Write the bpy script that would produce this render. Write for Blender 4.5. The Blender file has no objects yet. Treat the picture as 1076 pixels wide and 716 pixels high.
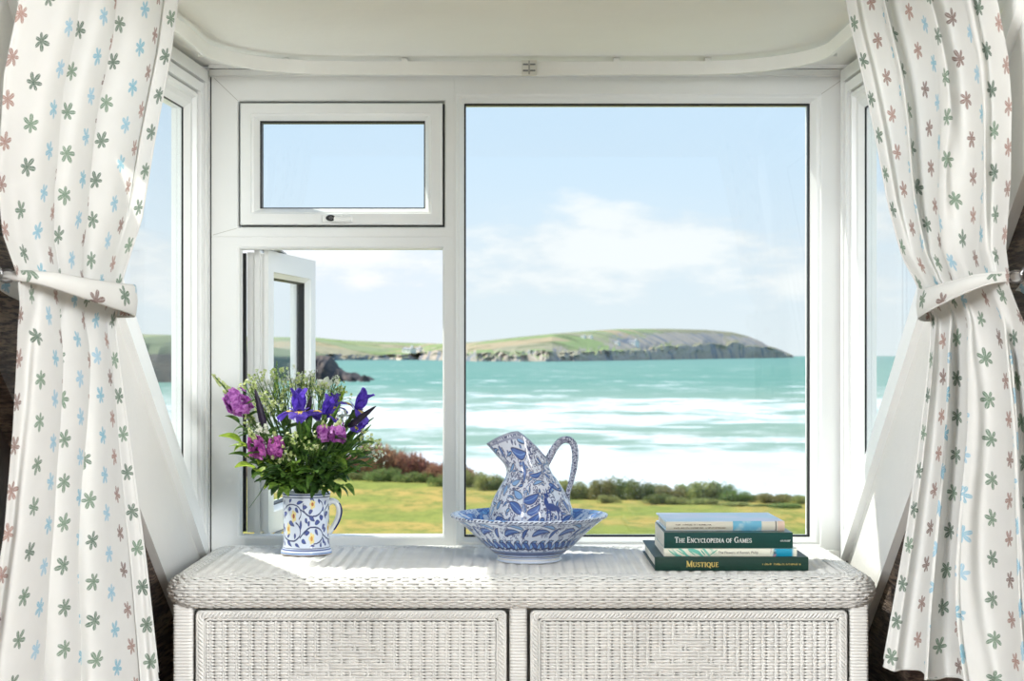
import bpy, bmesh, math, random
import numpy as np
from mathutils import Vector, Matrix, noise

random.seed(7)
rng = np.random.default_rng(7)
C = bpy.context.scene.collection
F = 1800.0          # focal length in pixels of the 1076 px wide frame
EYE = 1.15
PI = math.pi

def at(px, py, Y):
    """a point of the place seen at that picture position, Y metres away"""
    return Vector(((px - 538) / F * Y, Y, EYE + (374 - py) / F * Y))

# ------------------------------------------------------------------ mesh helpers
class MB:
    def __init__(s):
        s.V = []; s.Fc = []; s.n = 0; s.uv = []
    def add(s, V, Fc, uv=None):
        V = np.asarray(V, dtype=float).reshape(-1, 3)
        s.V.append(V)
        for f in Fc:
            s.Fc.append(tuple(int(i) + s.n for i in f))
        s.uv.append(np.asarray(uv, dtype=float).reshape(-1, 2) if uv is not None else np.zeros((len(V), 2)))
        s.n += len(V)
    def box(s, x0, y0, z0, x1, y1, z1, M=None):
        V = [(x, y, z) for x in (x0, x1) for y in (y0, y1) for z in (z0, z1)]
        if M is not None: V = [tuple(M @ Vector(v)) for v in V]
        s.add(V, [(0, 1, 3, 2), (4, 6, 7, 5), (0, 4, 5, 1), (2, 3, 7, 6), (0, 2, 6, 4), (1, 5, 7, 3)])
    def bbox(s, x0, y0, z0, x1, y1, z1, b=.003):
        """box with bevelled edges"""
        bm = bmesh.new(); bmesh.ops.create_cube(bm, size=1)
        for v in bm.verts:
            v.co = Vector(((x0+x1)/2 + v.co.x*(x1-x0), (y0+y1)/2 + v.co.y*(y1-y0), (z0+z1)/2 + v.co.z*(z1-z0)))
        bmesh.ops.bevel(bm, geom=bm.edges[:], offset=b, segments=2, affect='EDGES', profile=.6)
        bm.verts.index_update()
        s.add([v.co[:] for v in bm.verts], [[v.index for v in f.verts] for f in bm.faces]); bm.free()
    def grid(s, P, closed_u=False, closed_v=False, uv=None):
        """P[nv, nu, 3]"""
        nv, nu = P.shape[:2]
        idx = np.arange(nv*nu).reshape(nv, nu)
        a = idx; b = np.roll(idx, -1, 1); c = np.roll(np.roll(idx, -1, 1), -1, 0); d = np.roll(idx, -1, 0)
        q = np.stack([a, b, c, d], -1)
        if not closed_u: q = q[:, :-1]
        if not closed_v: q = q[:-1]
        s.add(P.reshape(-1, 3), q.reshape(-1, 4).tolist(), uv.reshape(-1, 2) if uv is not None else None)
    def tube(s, pts, r, n=8, closed=False, caps=True, flat=1.0):
        pts = [Vector(p) for p in pts]; N = len(pts)
        rs = r if hasattr(r, '__len__') else [r]*N
        rows = []; up = None
        for i, p in enumerate(pts):
            if closed: t = pts[(i+1) % N] - pts[i-1]
            else: t = pts[min(i+1, N-1)] - pts[max(i-1, 0)]
            t = t.normalized() if t.length > 1e-9 else Vector((0, 0, 1))
            if up is None:
                up = Vector((0, 0, 1)) if abs(t.z) < .9 else Vector((1, 0, 0))
            u = (up - t*up.dot(t)).normalized(); w = t.cross(u); up = u
            rows.append([tuple(p + (u*math.cos(2*PI*k/n) + w*math.sin(2*PI*k/n)*flat)*rs[i]) for k in range(n)])
        P = np.array(rows)
        base = s.n
        s.grid(P, closed_u=True, closed_v=closed)
        if caps and not closed:
            s.Fc.append(tuple(base + k for k in range(n))[::-1]); s.Fc.append(tuple(base + (N-1)*n + k for k in range(n)))
    def lathe(s, prof, c=(0, 0, 0), n=48):
        P = np.array([[(c[0]+r*math.cos(2*PI*k/n), c[1]+r*math.sin(2*PI*k/n), c[2]+z) for k in range(n)] for r, z in prof])
        s.grid(P, closed_u=True)
    def prism(s, poly, d0, d1, mapf):
        """polygon (u, v) extruded from depth d0 to d1; mapf(u, v, d) -> 3D"""
        n = len(poly)
        V = [mapf(u, v, d0) for u, v in poly] + [mapf(u, v, d1) for u, v in poly]
        s.add(V, [tuple(range(n)), tuple(range(2*n-1, n-1, -1))] + [(i, (i+1) % n, n+(i+1) % n, n+i) for i in range(n)])
    def strands(s, Cn, N, T, hw, hn, k=6, closed=False):
        """rows of woven cane: Cn[rows, pts, 3] centres, N surface normals, T across direction"""
        a = np.arange(k)*2*PI/k + PI/k
        P = Cn[:, :, None, :] + np.cos(a)[None, None, :, None]*T[:, :, None, :]*hw + np.sin(a)[None, None, :, None]*N[:, :, None, :]*hn
        R, Np = Cn.shape[:2]
        idx = np.arange(Np*k).reshape(Np, k)
        q = np.stack([idx, np.roll(idx, -1, 1), np.roll(np.roll(idx, -1, 1), -1, 0), np.roll(idx, -1, 0)], -1)
        if not closed: q = q[:-1]
        q = q.reshape(-1, 4)
        allq = (q[None] + (np.arange(R)*Np*k)[:, None, None]).reshape(-1, 4) + s.n
        s.V.append(P.reshape(-1, 3)); s.uv.append(np.zeros((R*Np*k, 2)))
        s.Fc.extend(map(tuple, allq.tolist())); s.n += R*Np*k
    def build(s, name, mat, parent=None, smooth=False, loc=None, uv=False, col=None):
        me = bpy.data.meshes.new(name)
        V = np.concatenate(s.V) if s.V else np.zeros((0, 3))
        if loc is not None: V = V - np.array(loc)
        me.from_pydata(V.tolist(), [], s.Fc)
        if uv:
            U = np.concatenate(s.uv); L = me.uv_layers.new(name='UVMap')
            li = np.zeros(len(me.loops), dtype=np.int32); me.loops.foreach_get('vertex_index', li)
            L.data.foreach_set('uv', U[li].astype(np.float32).ravel())
        if col is not None:
            A = me.color_attributes.new('paint', 'FLOAT_COLOR', 'POINT')
            A.data.foreach_set('color', np.concatenate([col, np.ones((len(col), 1))], 1).astype(np.float32).ravel())
        if smooth: me.polygons.foreach_set('use_smooth', [True]*len(me.polygons))
        me.update()
        o = bpy.data.objects.new(name, me); C.objects.link(o)
        if mat is not None: me.materials.append(mat)
        if loc is not None and parent is None: o.location = loc
        if parent is not None: o.parent = parent
        return o

def recalc(o):
    bm = bmesh.new(); bm.from_mesh(o.data); bmesh.ops.recalc_face_normals(bm, faces=bm.faces[:]); bm.to_mesh(o.data); bm.free(); return o

def tag(o, label=None, cat=None, group=None, kind=None):
    if label: o['label'] = label
    if cat: o['category'] = cat
    if group: o['group'] = group
    if kind: o['kind'] = kind
    return o
def empty(name, loc=(0, 0, 0), rz=0, **k):
    o = bpy.data.objects.new(name, None); C.objects.link(o); o.location = loc; o.rotation_euler.z = rz
    o.empty_display_size = .05
    return tag(o, **k)

# ------------------------------------------------------------------ material helpers
def srgb(r, g, b):
    f = lambda c: c/12.92 if c <= .04045 else ((c+.055)/1.055)**2.4
    return (f(r/255), f(g/255), f(b/255), 1)
class NT:
    def __init__(s, m): s.t = m.node_tree; s.N = s.t.nodes; s.L = s.t.links
    def new(s, typ, **k):
        n = s.N.new(typ)
        for a, b in k.items(): setattr(n, a, b)
        return n
    def put(s, sock, v):
        if hasattr(v, 'is_output') or isinstance(v, bpy.types.NodeSocket): s.L.new(v, sock)
        else: sock.default_value = v
    def m(s, op, a, b=None, c=None, clamp=False):
        n = s.new('ShaderNodeMath', operation=op, use_clamp=clamp)
        s.put(n.inputs[0], a)
        if b is not None: s.put(n.inputs[1], b)
        if c is not None: s.put(n.inputs[2], c)
        return n.outputs[0]
    def mix(s, f, a, b):
        n = s.new('ShaderNodeMix', data_type='RGBA'); s.put(n.inputs[0], f); s.put(n.inputs[6], a); s.put(n.inputs[7], b)
        return n.outputs[2]
    def noise(s, scale, vec=None, detail=3, rough=.5):
        n = s.new('ShaderNodeTexNoise'); n.inputs['Scale'].default_value = scale; n.inputs['Detail'].default_value = detail
        n.inputs['Roughness'].default_value = rough
        if vec is not None: s.L.new(vec, n.inputs['Vector'])
        return n.outputs[0]
    def sm(s, v, a, b, lo=0, hi=1):
        n = s.new('ShaderNodeMapRange', interpolation_type='SMOOTHSTEP'); s.put(n.inputs[0], v)
        s.put(n.inputs[1], a); s.put(n.inputs[2], b); s.put(n.inputs[3], lo); s.put(n.inputs[4], hi)
        return n.outputs[0]
    def obj(s): return s.new('ShaderNodeTexCoord').outputs['Object']
    def pos(s): return s.new('ShaderNodeNewGeometry').outputs['Position']
    def sep(s, v):
        n = s.new('ShaderNodeSeparateXYZ'); s.L.new(v, n.inputs[0]); return n.outputs
    def comb(s, x, y, z):
        n = s.new('ShaderNodeCombineXYZ'); s.put(n.inputs[0], x); s.put(n.inputs[1], y); s.put(n.inputs[2], z); return n.outputs[0]
    def scalev(s, v, sc):
        n = s.new('ShaderNodeVectorMath', operation='MULTIPLY'); s.L.new(v, n.inputs[0]); n.inputs[1].default_value = sc; return n.outputs[0]

def mat(name, col, rough=.5, var=.06, vscale=8, bump=0, bscale=60, col2=None, metal=0, spec=.5, coat=0, emit=None, transl=0, world=False):
    m = bpy.data.materials.new(name); m.use_nodes = True; t = NT(m)
    b = m.node_tree.nodes['Principled BSDF']
    co = t.pos() if world else t.obj()
    nz = t.noise(vscale, co, 4, .6)
    if col2 is None: col2 = tuple(max(0, c*(1-var*2)) for c in col[:3]) + (1,)
    t.L.new(t.mix(t.sm(nz, .35, .65), col, col2), b.inputs['Base Color'])
    b.inputs['Roughness'].default_value = rough; b.inputs['Metallic'].default_value = metal
    b.inputs['Specular IOR Level'].default_value = spec; b.inputs['Coat Weight'].default_value = coat
    if bump:
        bn = t.new('ShaderNodeBump'); bn.inputs['Strength'].default_value = bump; bn.inputs['Distance'].default_value = .01
        t.L.new(t.noise(bscale, co, 4, .6), bn.inputs['Height']); t.L.new(bn.outputs[0], b.inputs['Normal'])
    if transl:
        tr = t.new('ShaderNodeBsdfTranslucent'); ms = t.new('ShaderNodeMixShader'); ms.inputs[0].default_value = transl
        t.L.new(b.inputs['Base Color'].links[0].from_socket, tr.inputs['Color'])
        t.L.new(b.outputs[0], ms.inputs[1]); t.L.new(tr.outputs[0], ms.inputs[2])
        t.L.new(ms.outputs[0], m.node_tree.nodes['Material Output'].inputs['Surface'])
    return m

M = {}
M['upvc'] = mat('white_upvc', (.86, .87, .85, 1), .28, .012, 3, .02, 200)
M['plaster'] = mat('cream_plaster', (.70, .69, .655, 1), .8, .02, 2.5, .15, 40)
M['ceiling'] = mat('ceiling_paint', (.85, .84, .79, 1), .85, .02, 2, .1, 30)
M['railwhite'] = mat('curtain_rail_plastic', (.84, .84, .79, 1), .35, .02, 5)
M['cane'] = mat('white_painted_cane', (.84, .83, .79, 1), .45, .04, 14, .1, 300)
M['cane_gap_shade'] = mat('cane_backing_shade', (.36, .35, .32, 1), .8, .08, 14)  # dark backing colour stands in for shade in the weave gaps
M['black'] = mat('black_rubber_gasket', (.012, .013, .015, 1), .45, .1, 10)
M['metal'] = mat('stay_metal', (.25, .25, .25, 1), .35, .1, 20, metal=.9)
M['floorboards'] = mat('floor_boards', (.25, .16, .09, 1), .5, .2, 5, .1, 20)
M['wall_paint'] = mat('room_wall_paint', (.72, .70, .64, 1), .85, .02, 2)

def wood_dark():
    m = bpy.data.materials.new('old_dark_timber'); m.use_nodes = True; t = NT(m); b = t.N['Principled BSDF']
    co = t.obj()
    rot = t.new('ShaderNodeMapping'); rot.inputs['Rotation'].default_value = (math.radians(38.6), 0, 0); rot.inputs['Scale'].default_value = (3, 1.2, 14)
    t.L.new(co, rot.inputs[0])
    n = t.noise(4, rot.outputs[0], 8, .65); n2 = t.noise(18, rot.outputs[0], 6, .6)
    c = t.mix(t.sm(n, .35, .62), srgb(58, 40, 30), srgb(128, 108, 92))
    c = t.mix(t.sm(n2, .45, .6), c, srgb(45, 32, 26))
    t.L.new(c, b.inputs['Base Color']); b.inputs['Roughness'].default_value = .6
    bn = t.new('ShaderNodeBump'); bn.inputs['Strength'].default_value = .8; bn.inputs['Distance'].default_value = .01
    t.L.new(t.m('ADD', n, n2), bn.inputs['Height']); t.L.new(bn.outputs[0], b.inputs['Normal'])
    return m
M['timber'] = wood_dark()
M['dark_panel'] = mat('dark_brown_boarding', srgb(70, 52, 42), .7, .3, 6, .3, 25)

def glass_mat():
    m = bpy.data.materials.new('window_glass'); m.use_nodes = True; t = NT(m)
    t.N.remove(t.N['Principled BSDF'])
    tr = t.new('ShaderNodeBsdfTransparent'); tr.inputs[0].default_value = (.965, .985, .98, 1)
    gl = t.new('ShaderNodeBsdfGlossy'); gl.inputs['Roughness'].default_value = .01
    gn = t.new('ShaderNodeNewGeometry'); dt = t.new('ShaderNodeVectorMath', operation='DOT_PRODUCT')
    t.L.new(gn.outputs['Incoming'], dt.inputs[0]); t.L.new(gn.outputs['Normal'], dt.inputs[1])
    lw = t.m('MULTIPLY_ADD', t.m('POWER', t.m('SUBTRACT', 1.0, t.m('ABSOLUTE', dt.outputs['Value'])), 5.0), .40, .028)
    ms = t.new('ShaderNodeMixShader')
    nz = t.noise(2.5, t.obj(), 2)
    t.L.new(t.m('MULTIPLY', lw, t.sm(nz, .2, .8, .9, 1.15)), ms.inputs[0])
    t.L.new(tr.outputs[0], ms.inputs[1]); t.L.new(gl.outputs[0], ms.inputs[2])
    t.L.new(ms.outputs[0], t.N['Material Output'].inputs['Surface'])
    return m
M['glass'] = glass_mat()

def curtain_mat():
    m = bpy.data.materials.new('floral_curtain_cotton'); m.use_nodes = True; t = NT(m); b = t.N['Principled BSDF']
    uv = t.sep(t.new('ShaderNodeTexCoord').outputs['UV'])
    P, R = .048, .056
    cu = t.m('DIVIDE', uv[0], P); i = t.m('FLOOR', cu); fu = t.m('SUBTRACT', cu, i)
    cv = t.m('ADD', t.m('DIVIDE', uv[1], R), t.m('MULTIPLY', t.m('MODULO', i, 2.0), .5)); j = t.m('FLOOR', cv); fv = t.m('SUBTRACT', cv, j)
    wn = t.new('ShaderNodeTexWhiteNoise', noise_dimensions='2D'); t.L.new(t.comb(i, j, 0), wn.inputs['Vector'])
    rnd = wn.outputs['Value']; rc = t.new('ShaderNodeSeparateColor'); t.L.new(wn.outputs['Color'], rc.inputs[0])
    x = t.m('MULTIPLY', t.m('SUBTRACT', fu, .5), P); y = t.m('MULTIPLY', t.m('SUBTRACT', fv, .5), R)
    r = t.m('SQRT', t.m('ADD', t.m('MULTIPLY', x, x), t.m('MULTIPLY', y, y)))
    th = t.m('ADD', t.m('ARCTAN2', y, x), t.m('MULTIPLY', rnd, 6.283))
    lobe = t.m('ABSOLUTE', t.m('COSINE', t.m('MULTIPLY', th, 3.0)))
    # leaf-shaped petals: long, pointed, of slightly unequal length, with a pale vein and a pale middle
    un = t.m('ADD', 1.0, t.m('MULTIPLY', t.m('SINE', th), .16))
    Rm = t.m('MULTIPLY', t.m('MULTIPLY', t.m('ADD', .22, t.m('MULTIPLY', t.m('POWER', lobe, .95), .78)), un), .0134)
    inside = t.sm(t.m('SUBTRACT', Rm, r), -.0002, .0006)
    vein = t.m('MULTIPLY', t.sm(lobe, .985, 1.0), t.sm(r, .0015, .004))
    mask = t.m('MULTIPLY', inside, t.m('SUBTRACT', 1.0, t.m('MULTIPLY', vein, .5)))
    k = t.m('MODULO', i, 3.0)
    blue = t.mix(rc.outputs[1], srgb(160, 200, 222), srgb(118, 180, 202))
    green = t.mix(rc.outputs[1], srgb(70, 98, 84), srgb(112, 142, 118))
    brown = t.mix(rc.outputs[1], srgb(176, 136, 126), srgb(118, 92, 90))
    c = t.mix(t.m('GREATER_THAN', k, .5), green, brown)
    c = t.mix(t.m('GREATER_THAN', k, 1.5), c, blue)
    tone = t.sm(t.noise(900, t.comb(x, y, t.m('MULTIPLY', rnd, 7)), 2), .3, .7, 0, .35)
    c = t.mix(tone, c, srgb(215, 215, 205))
    cloth = t.mix(t.noise(30, t.new('ShaderNodeTexCoord').outputs['UV'], 3), srgb(231, 231, 228), srgb(223, 223, 219))
    c = t.mix(mask, cloth, c)
    t.L.new(c, b.inputs['Base Color']); b.inputs['Roughness'].default_value = .85; b.inputs['Specular IOR Level'].default_value = .15
    bn = t.new('ShaderNodeBump'); bn.inputs['Strength'].default_value = .25; bn.inputs['Distance'].default_value = .002
    t.L.new(t.m('ADD', t.noise(18, t.new('ShaderNodeTexCoord').outputs['UV'], 5), t.m('MULTIPLY', mask, .2)), bn.inputs['Height']); t.L.new(bn.outputs[0], b.inputs['Normal'])
    tr = t.new('ShaderNodeBsdfTranslucent'); t.L.new(c, tr.inputs[0]); ms = t.new('ShaderNodeMixShader'); ms.inputs[0].default_value = .33
    t.L.new(b.outputs[0], ms.inputs[1]); t.L.new(tr.outputs[0], ms.inputs[2]); t.L.new(ms.outputs[0], t.N['Material Output'].inputs['Surface'])
    return m
M['curtain'] = curtain_mat()

def paint_mat():
    m = bpy.data.materials.new('hand_painted_glaze'); m.use_nodes = True; t = NT(m); b = t.N['Principled BSDF']
    a = t.new('ShaderNodeAttribute', attribute_name='paint')
    nz = t.noise(60, t.obj(), 3)
    t.L.new(t.mix(t.m('MULTIPLY', nz, .08), a.outputs['Color'], (.75, .82, .95, 1)), b.inputs['Base Color'])
    b.inputs['Roughness'].default_value = .14; b.inputs['Coat Weight'].default_value = .3
    return m
M['glaze'] = paint_mat()

# ------------------------------------------------------------------ room shell (the setting)
XL, SL = -.614, .054      # left cheek of the dormer: x at the window, splay per metre towards the room
XR, SR = .663, .024
YW = 3.40
def cheekL(Y, z, d): return (XL - SL*(YW-Y) - d, Y, EYE+z)
def cheekR(Y, z, d): return (XR + SR*(YW-Y) + d, Y, EYE+z)
ZC = .575                 # dormer ceiling above the eye

f = MB(); f.box(-3, -3, -.1, 3, 4.0, 0); tag(f.build('floor', M['floorboards']), kind='structure')
c = MB(); c.box(-.80, 1.9, EYE+ZC, .82, 3.475, EYE+ZC+.05)
ceil = tag(c.build('ceiling', M['ceiling']), kind='structure')
b = MB(); b.box(-.9, 3.43, 0, .95, 3.55, EYE+(374-598)/F*YW)
b.box(-3, 3.75, 0, -.9, 3.85, 1.0); b.box(.95, 3.75, 0, 3, 3.85, 1.0)
tag(b.build('wall_back', M['wall_paint']), kind='structure')
b = MB(); b.box(-3.1, -3, 0, -3, 3.85, 2.5); tag(b.build('wall_west', M['wall_paint']), kind='structure')
b = MB(); b.box(3, -3, 0, 3.1, 3.85, 2.5); tag(b.build('wall_east', M['wall_paint']), kind='structure')
b = MB(); b.box(-3.1, -3, 2.45, 3.1, 1.55, 2.55)
tag(b.build('ceiling', M['ceiling']), kind='structure')

bar = lambda Y: -.404 + .8*(3.384 - Y)         # lower edge of the slanting window frame
low = lambda Y: bar(Y) - .212                  # lower edge of the plaster band
for side, cf, nm in ((-1, cheekL, 'left'), (1, cheekR, 'right')):
    w = MB()
    # plaster band below the triangular window, parallel to the roof slope
    Y0 = 2.00
    w.prism([(YW+.03, bar(YW+.03)), (YW+.03, low(YW+.03)), (Y0, low(Y0)), (Y0, ZC+.02), (2.1, ZC+.02), (3.384-(ZC-.012+.404)/.8, ZC-.012)], 0, .10, cf)
    recalc(tag(w.build('wall_'+nm, M['plaster']), kind='structure'))
    # old timber rafter under it
    w = MB(); t0 = .015
    pts = []
    for k in range(25):
        Y = 3.5 - k*(3.5-1.5)/24; pts.append((Y, low(Y) - .002 + .006*noise.noise(Vector((Y*5, side, 0)))))
    for k in range(25):
        Y = 1.5 + k*(3.5-1.5)/24; pts.append((Y, low(Y) - .27 + .012*noise.noise(Vector((Y*5, side, 3)))))
    w.prism(pts, t0, .14, cf)
    o = recalc(tag(w.build('trim_1' if side < 0 else 'trim_2', M['timber']), kind='structure'))
    w = MB(); w.prism([(3.5, low(3.5)-.2), (1.5, low(1.5)-.2), (1.5, -EYE), (3.5, -EYE)], .05, .12, cf)
    recalc(tag(w.build('wall_lower_'+nm, M['dark_panel']), kind='structure'))
    # sloping attic ceiling to the side of the dormer
    w = MB(); xa = cf(2.4, 0, .10)[0]; xb = side*3.0
    V = []
    for x in (xa, xb):
        for Y, dz in ((3.85, 0), (1.4, 0), (1.4, .12), (3.85, .12)):
            V.append((x, Y, EYE+bar(Y)-.05+dz))
    w.add(V, [(0, 1, 2, 3), (7, 6, 5, 4), (0, 4, 5, 1), (1, 5, 6, 2), (2, 6, 7, 3), (3, 7, 4, 0)])
    recalc(tag(w.build('ceiling', M['ceiling']), kind='structure'))

# ------------------------------------------------------------------ windows
def zf(py): return EYE + (374-py)/F*YW
def xf(px): return (px-538)/F*YW
def rect_rings(mb, rings, fx=xf, fz=zf, dy=0):
    """rings of (left px, top px, right px, bottom px, Y)"""
    P = np.array([[(fx(l), y+dy, fz(t)), (fx(r), y+dy, fz(t)), (fx(r), y+dy, fz(b)), (fx(l), y+dy, fz(b))] for l, t, r, b, y in rings])
    mb.grid(P, closed_u=True)
win = empty('window_1', (0, YW, 0), kind='structure')
def wp(mb, name, m, parent=win, **k):
    o = mb.build(name, m, None, **k)
    recalc(o); o.parent = parent; o.matrix_parent_inverse = Matrix.Translation(-Vector(parent_world(parent))); return o
def parent_world(p):
    return Vector(p.location) if p.type == 'EMPTY' else Vector((0, 0, 0))     # parts keep world coordinates in their meshes
fr = MB()
bk = 3.47
rect_rings(fr, [(477, 80, 222, 249, bk)][0:0] + [(222, 80, 477, 249, bk), (222, 80, 477, 249, YW), (249, 105, 468.5, 240, YW), (250.5, 106.5, 467, 238.5, YW+.004), (250.5, 106.5, 467, 238.5, bk), (222, 80, 477, 249, bk)])
rect_rings(fr, [(222, 249, 477, 605, bk), (222, 249, 477, 605, YW), (249, 259, 467, 566, YW), (251.5, 261.5, 465, 563.5, YW+.004), (251.5, 261.5, 465, 563.5, YW+.045), (246, 257, 470, 568, YW+.046), (246, 257, 470, 568, bk), (222, 249, 477, 605, bk)])
rect_rings(fr, [(477, 80, 889, 605, bk), (477, 80, 889, 605, YW), (479.5, 99, 863, 574, YW), (481, 100.5, 861.5, 572.5, YW+.005), (483, 103, 859, 570, YW+.006), (487.5, 107.5, 852.5, 565.5, YW+.018), (487.5, 107.5, 852.5, 565.5, bk), (477, 80, 889, 605, bk)])
fo = wp(fr, 'window_frame', M['upvc'])
bv = fo.modifiers.new('b', 'BEVEL'); bv.width = .0012; bv.segments = 2; bv.limit_method = 'ANGLE'
g = MB(); rect_rings(g, [(486.5, 106.5, 853.5, 566.5, YW+.0185), (489.2, 109.3, 850.6, 563.8, YW+.0195), (489.2, 109.3, 850.6, 563.8, YW+.035)])
wp(g, 'gasket', M['black'])
g = MB(); g.box(xf(487), YW+.024, zf(566.5), xf(853), YW+.028, zf(107)); wp(g, 'window_pane', M['glass'])
# warning: mitre lines of the welded corners
mi = MB()
for (ax, ay, bx, by) in ((225, 82, 250, 106), (863, 99, 886, 83), (224, 247, 249, 240)):
    d = Vector((bx-ax, by-ay)).normalized(); nx, ny = -d.y*.35, d.x*.35
    mi.add([(xf(ax+nx), YW-.0004, zf(ay+ny)), (xf(bx+nx), YW-.0004, zf(by+ny)), (xf(bx-nx), YW-.0004, zf(by-ny)), (xf(ax-nx), YW-.0004, zf(ay-ny))], [(0, 1, 2, 3)])
wp(mi, 'weld_line', mat('weld_line_grey', (.62, .62, .58, 1), .4))
# top-hung vent sash
vs = MB()
rect_rings(vs, [(253, 109, 465, 236.5, bk-.01), (253, 109, 465, 236.5, YW-.006), (254, 110, 464, 235.5, YW-.008), (264, 119.5, 453.5, 225, YW-.008), (265, 120.5, 452.5, 224, YW-.005), (267, 122, 450.5, 223, YW-.004), (272.5, 126.5, 446.5, 219, YW+.008), (272.5, 126.5, 446.5, 219, bk-.01), (253, 109, 465, 236.5, bk-.01)])
vs = wp(vs, 'vent_sash', M['upvc'])
g = MB(); rect_rings(g, [(272, 126, 447, 219.5, YW+.009), (274.6, 128.6, 445.2, 217.8, YW+.010), (274.6, 128.6, 445.2, 217.8, YW+.03)]); wp(g, 'gasket', M['black'], vs)
g = MB(); rect_rings(g, [(251, 107, 467, 238, YW+.03), (254, 110, 464, 235.5, YW+.03)]); wp(g, 'gasket', mat('grey_seal', (.22, .22, .21, 1), .5), vs)
g = MB(); g.box(xf(271), YW+.016, zf(220), xf(448), YW+.020, zf(125.5)); wp(g, 'pane', M['glass'], vs)
h = MB(); h.bbox(xf(340), YW-.018, zf(234), xf(360), YW-.0075, zf(226), .003); h.bbox(xf(352), YW-.028, zf(234.5), xf(371.5), YW-.016, zf(228.5), .0035)
wp(h, 'handle', M['upvc'], vs, smooth=False)
h = MB()
for k, (rx, y) in enumerate(((.0105, YW-.018), (.0105, YW-.0205), (.008, YW-.022))):
    pass
ring = lambda s_, y: [(xf(348.5)+.0095*s_*math.cos(a), y, zf(230)+.0062*s_*math.sin(a)) for a in np.linspace(0, 2*PI, 24, endpoint=False)]
h.grid(np.array([ring(1, YW-.016), ring(1, YW-.020), ring(.8, YW-.022), ring(.01, YW-.022)]), closed_u=True); wp(h, 'lock_button', M['black'], vs)
h = MB(); ring2 = [[(xf(349)+.0035*s_*math.cos(a), y, zf(230)+.0028*s_*math.sin(a)) for a in np.linspace(0, 2*PI, 16, endpoint=False)] for s_, y in ((1, YW-.022), (1, YW-.0235), (.6, YW-.0235), (.6, YW-.022))]
h.grid(np.array(ring2), closed_u=True); wp(h, 'keyhole_ring', M['metal'], vs)

# side-hung casement, swung open outwards on its left hinge
al = math.radians(83)
hx, hy = -.4925, 3.462
cd = Vector((math.cos(al), math.sin(al), 0)); nd = Vector((-math.sin(al), math.cos(al), 0))
def cs(u, v, d): p = Vector((hx, hy, 0)) + cd*u + nd*d; return (p.x, p.y, v)
Z0, Z1 = EYE - .362, EYE + .2135
def cs_rings(mb, rings):
    P = np.array([[cs(i, Z1-i2, d), cs(.405-i, Z1-i2, d), cs(.405-i, Z0+i2, d), cs(i, Z0+i2, d)] for i, i2, d in rings]); mb.grid(P, closed_u=True)
s_ = MB(); cs_rings(s_, [(0, 0, 0), (.042, .042, 0), (.044, .044, .004), (.052, .052, .012), (.052, .052, .045), (.004, .004, .045), (.004, .004, .030), (.0, .0, .029), (0, 0, .018), (.006, .006, .017), (.006, .006, .010), (0, 0, .009), (0, 0, 0)])
cas = wp(s_, 'casement_sash', M['upvc'])
g = MB(); cs_rings(g, [(.051, .051, .0125), (.055, .055, .014), (.055, .055, .03)]); wp(g, 'gasket', M['black'], cas)
g = MB()
P = [cs(.05, Z0+.05, .02), cs(.355, Z0+.05, .02), cs(.355, Z1-.05, .02), cs(.05, Z1-.05, .02)] + [cs(.05, Z0+.05, .024), cs(.355, Z0+.05, .024), cs(.355, Z1-.05, .024), cs(.05, Z1-.05, .024)]
g.add(P, [(0, 1, 2, 3), (7, 6, 5, 4), (0, 4, 5, 1), (1, 5, 6, 2), (2, 6, 7, 3), (3, 7, 4, 0)]); wp(g, 'pane', M['glass'], cas)
g = MB(); a0 = Vector(cs(-.003, Z0+.006, .033)); a1 = Vector(cs(-.003, Z1-.006, .045))
V = [cs(u, z, d) for u in (-.002, .004) for z in (Z0+.006, Z1-.006) for d in (.046, .054)]
g.add(V, [(0, 1, 3, 2), (4, 6, 7, 5), (0, 4, 5, 1), (2, 3, 7, 6), (0, 2, 6, 4), (1, 5, 7, 3)]); wp(g, 'weather_seal', M['black'], cas)
g = MB()
for zz in (Z1+.0015, Z0-.0045):
    p0 = Vector((xf(285), 3.455, zz)); p1 = Vector(cs(.20, zz, .02)); p2 = Vector(cs(.02, zz, .02))
    for a_, b_ in ((p0, p1), (p2, p1)):
        d = (b_-a_).normalized(); n_ = Vector((-d.y, d.x, 0))*.006; up = Vector((0, 0, .0035))
        V = [a_-n_, a_+n_, b_+n_, b_-n_]; V = V + [v+up for v in V]
        g.add([tuple(v) for v in V], [(3, 2, 1, 0), (4, 5, 6, 7), (0, 1, 5, 4), (1, 2, 6, 5), (2, 3, 7, 6), (3, 0, 4, 7)])
wp(g, 'friction_stay', M['metal'], cas)

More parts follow.
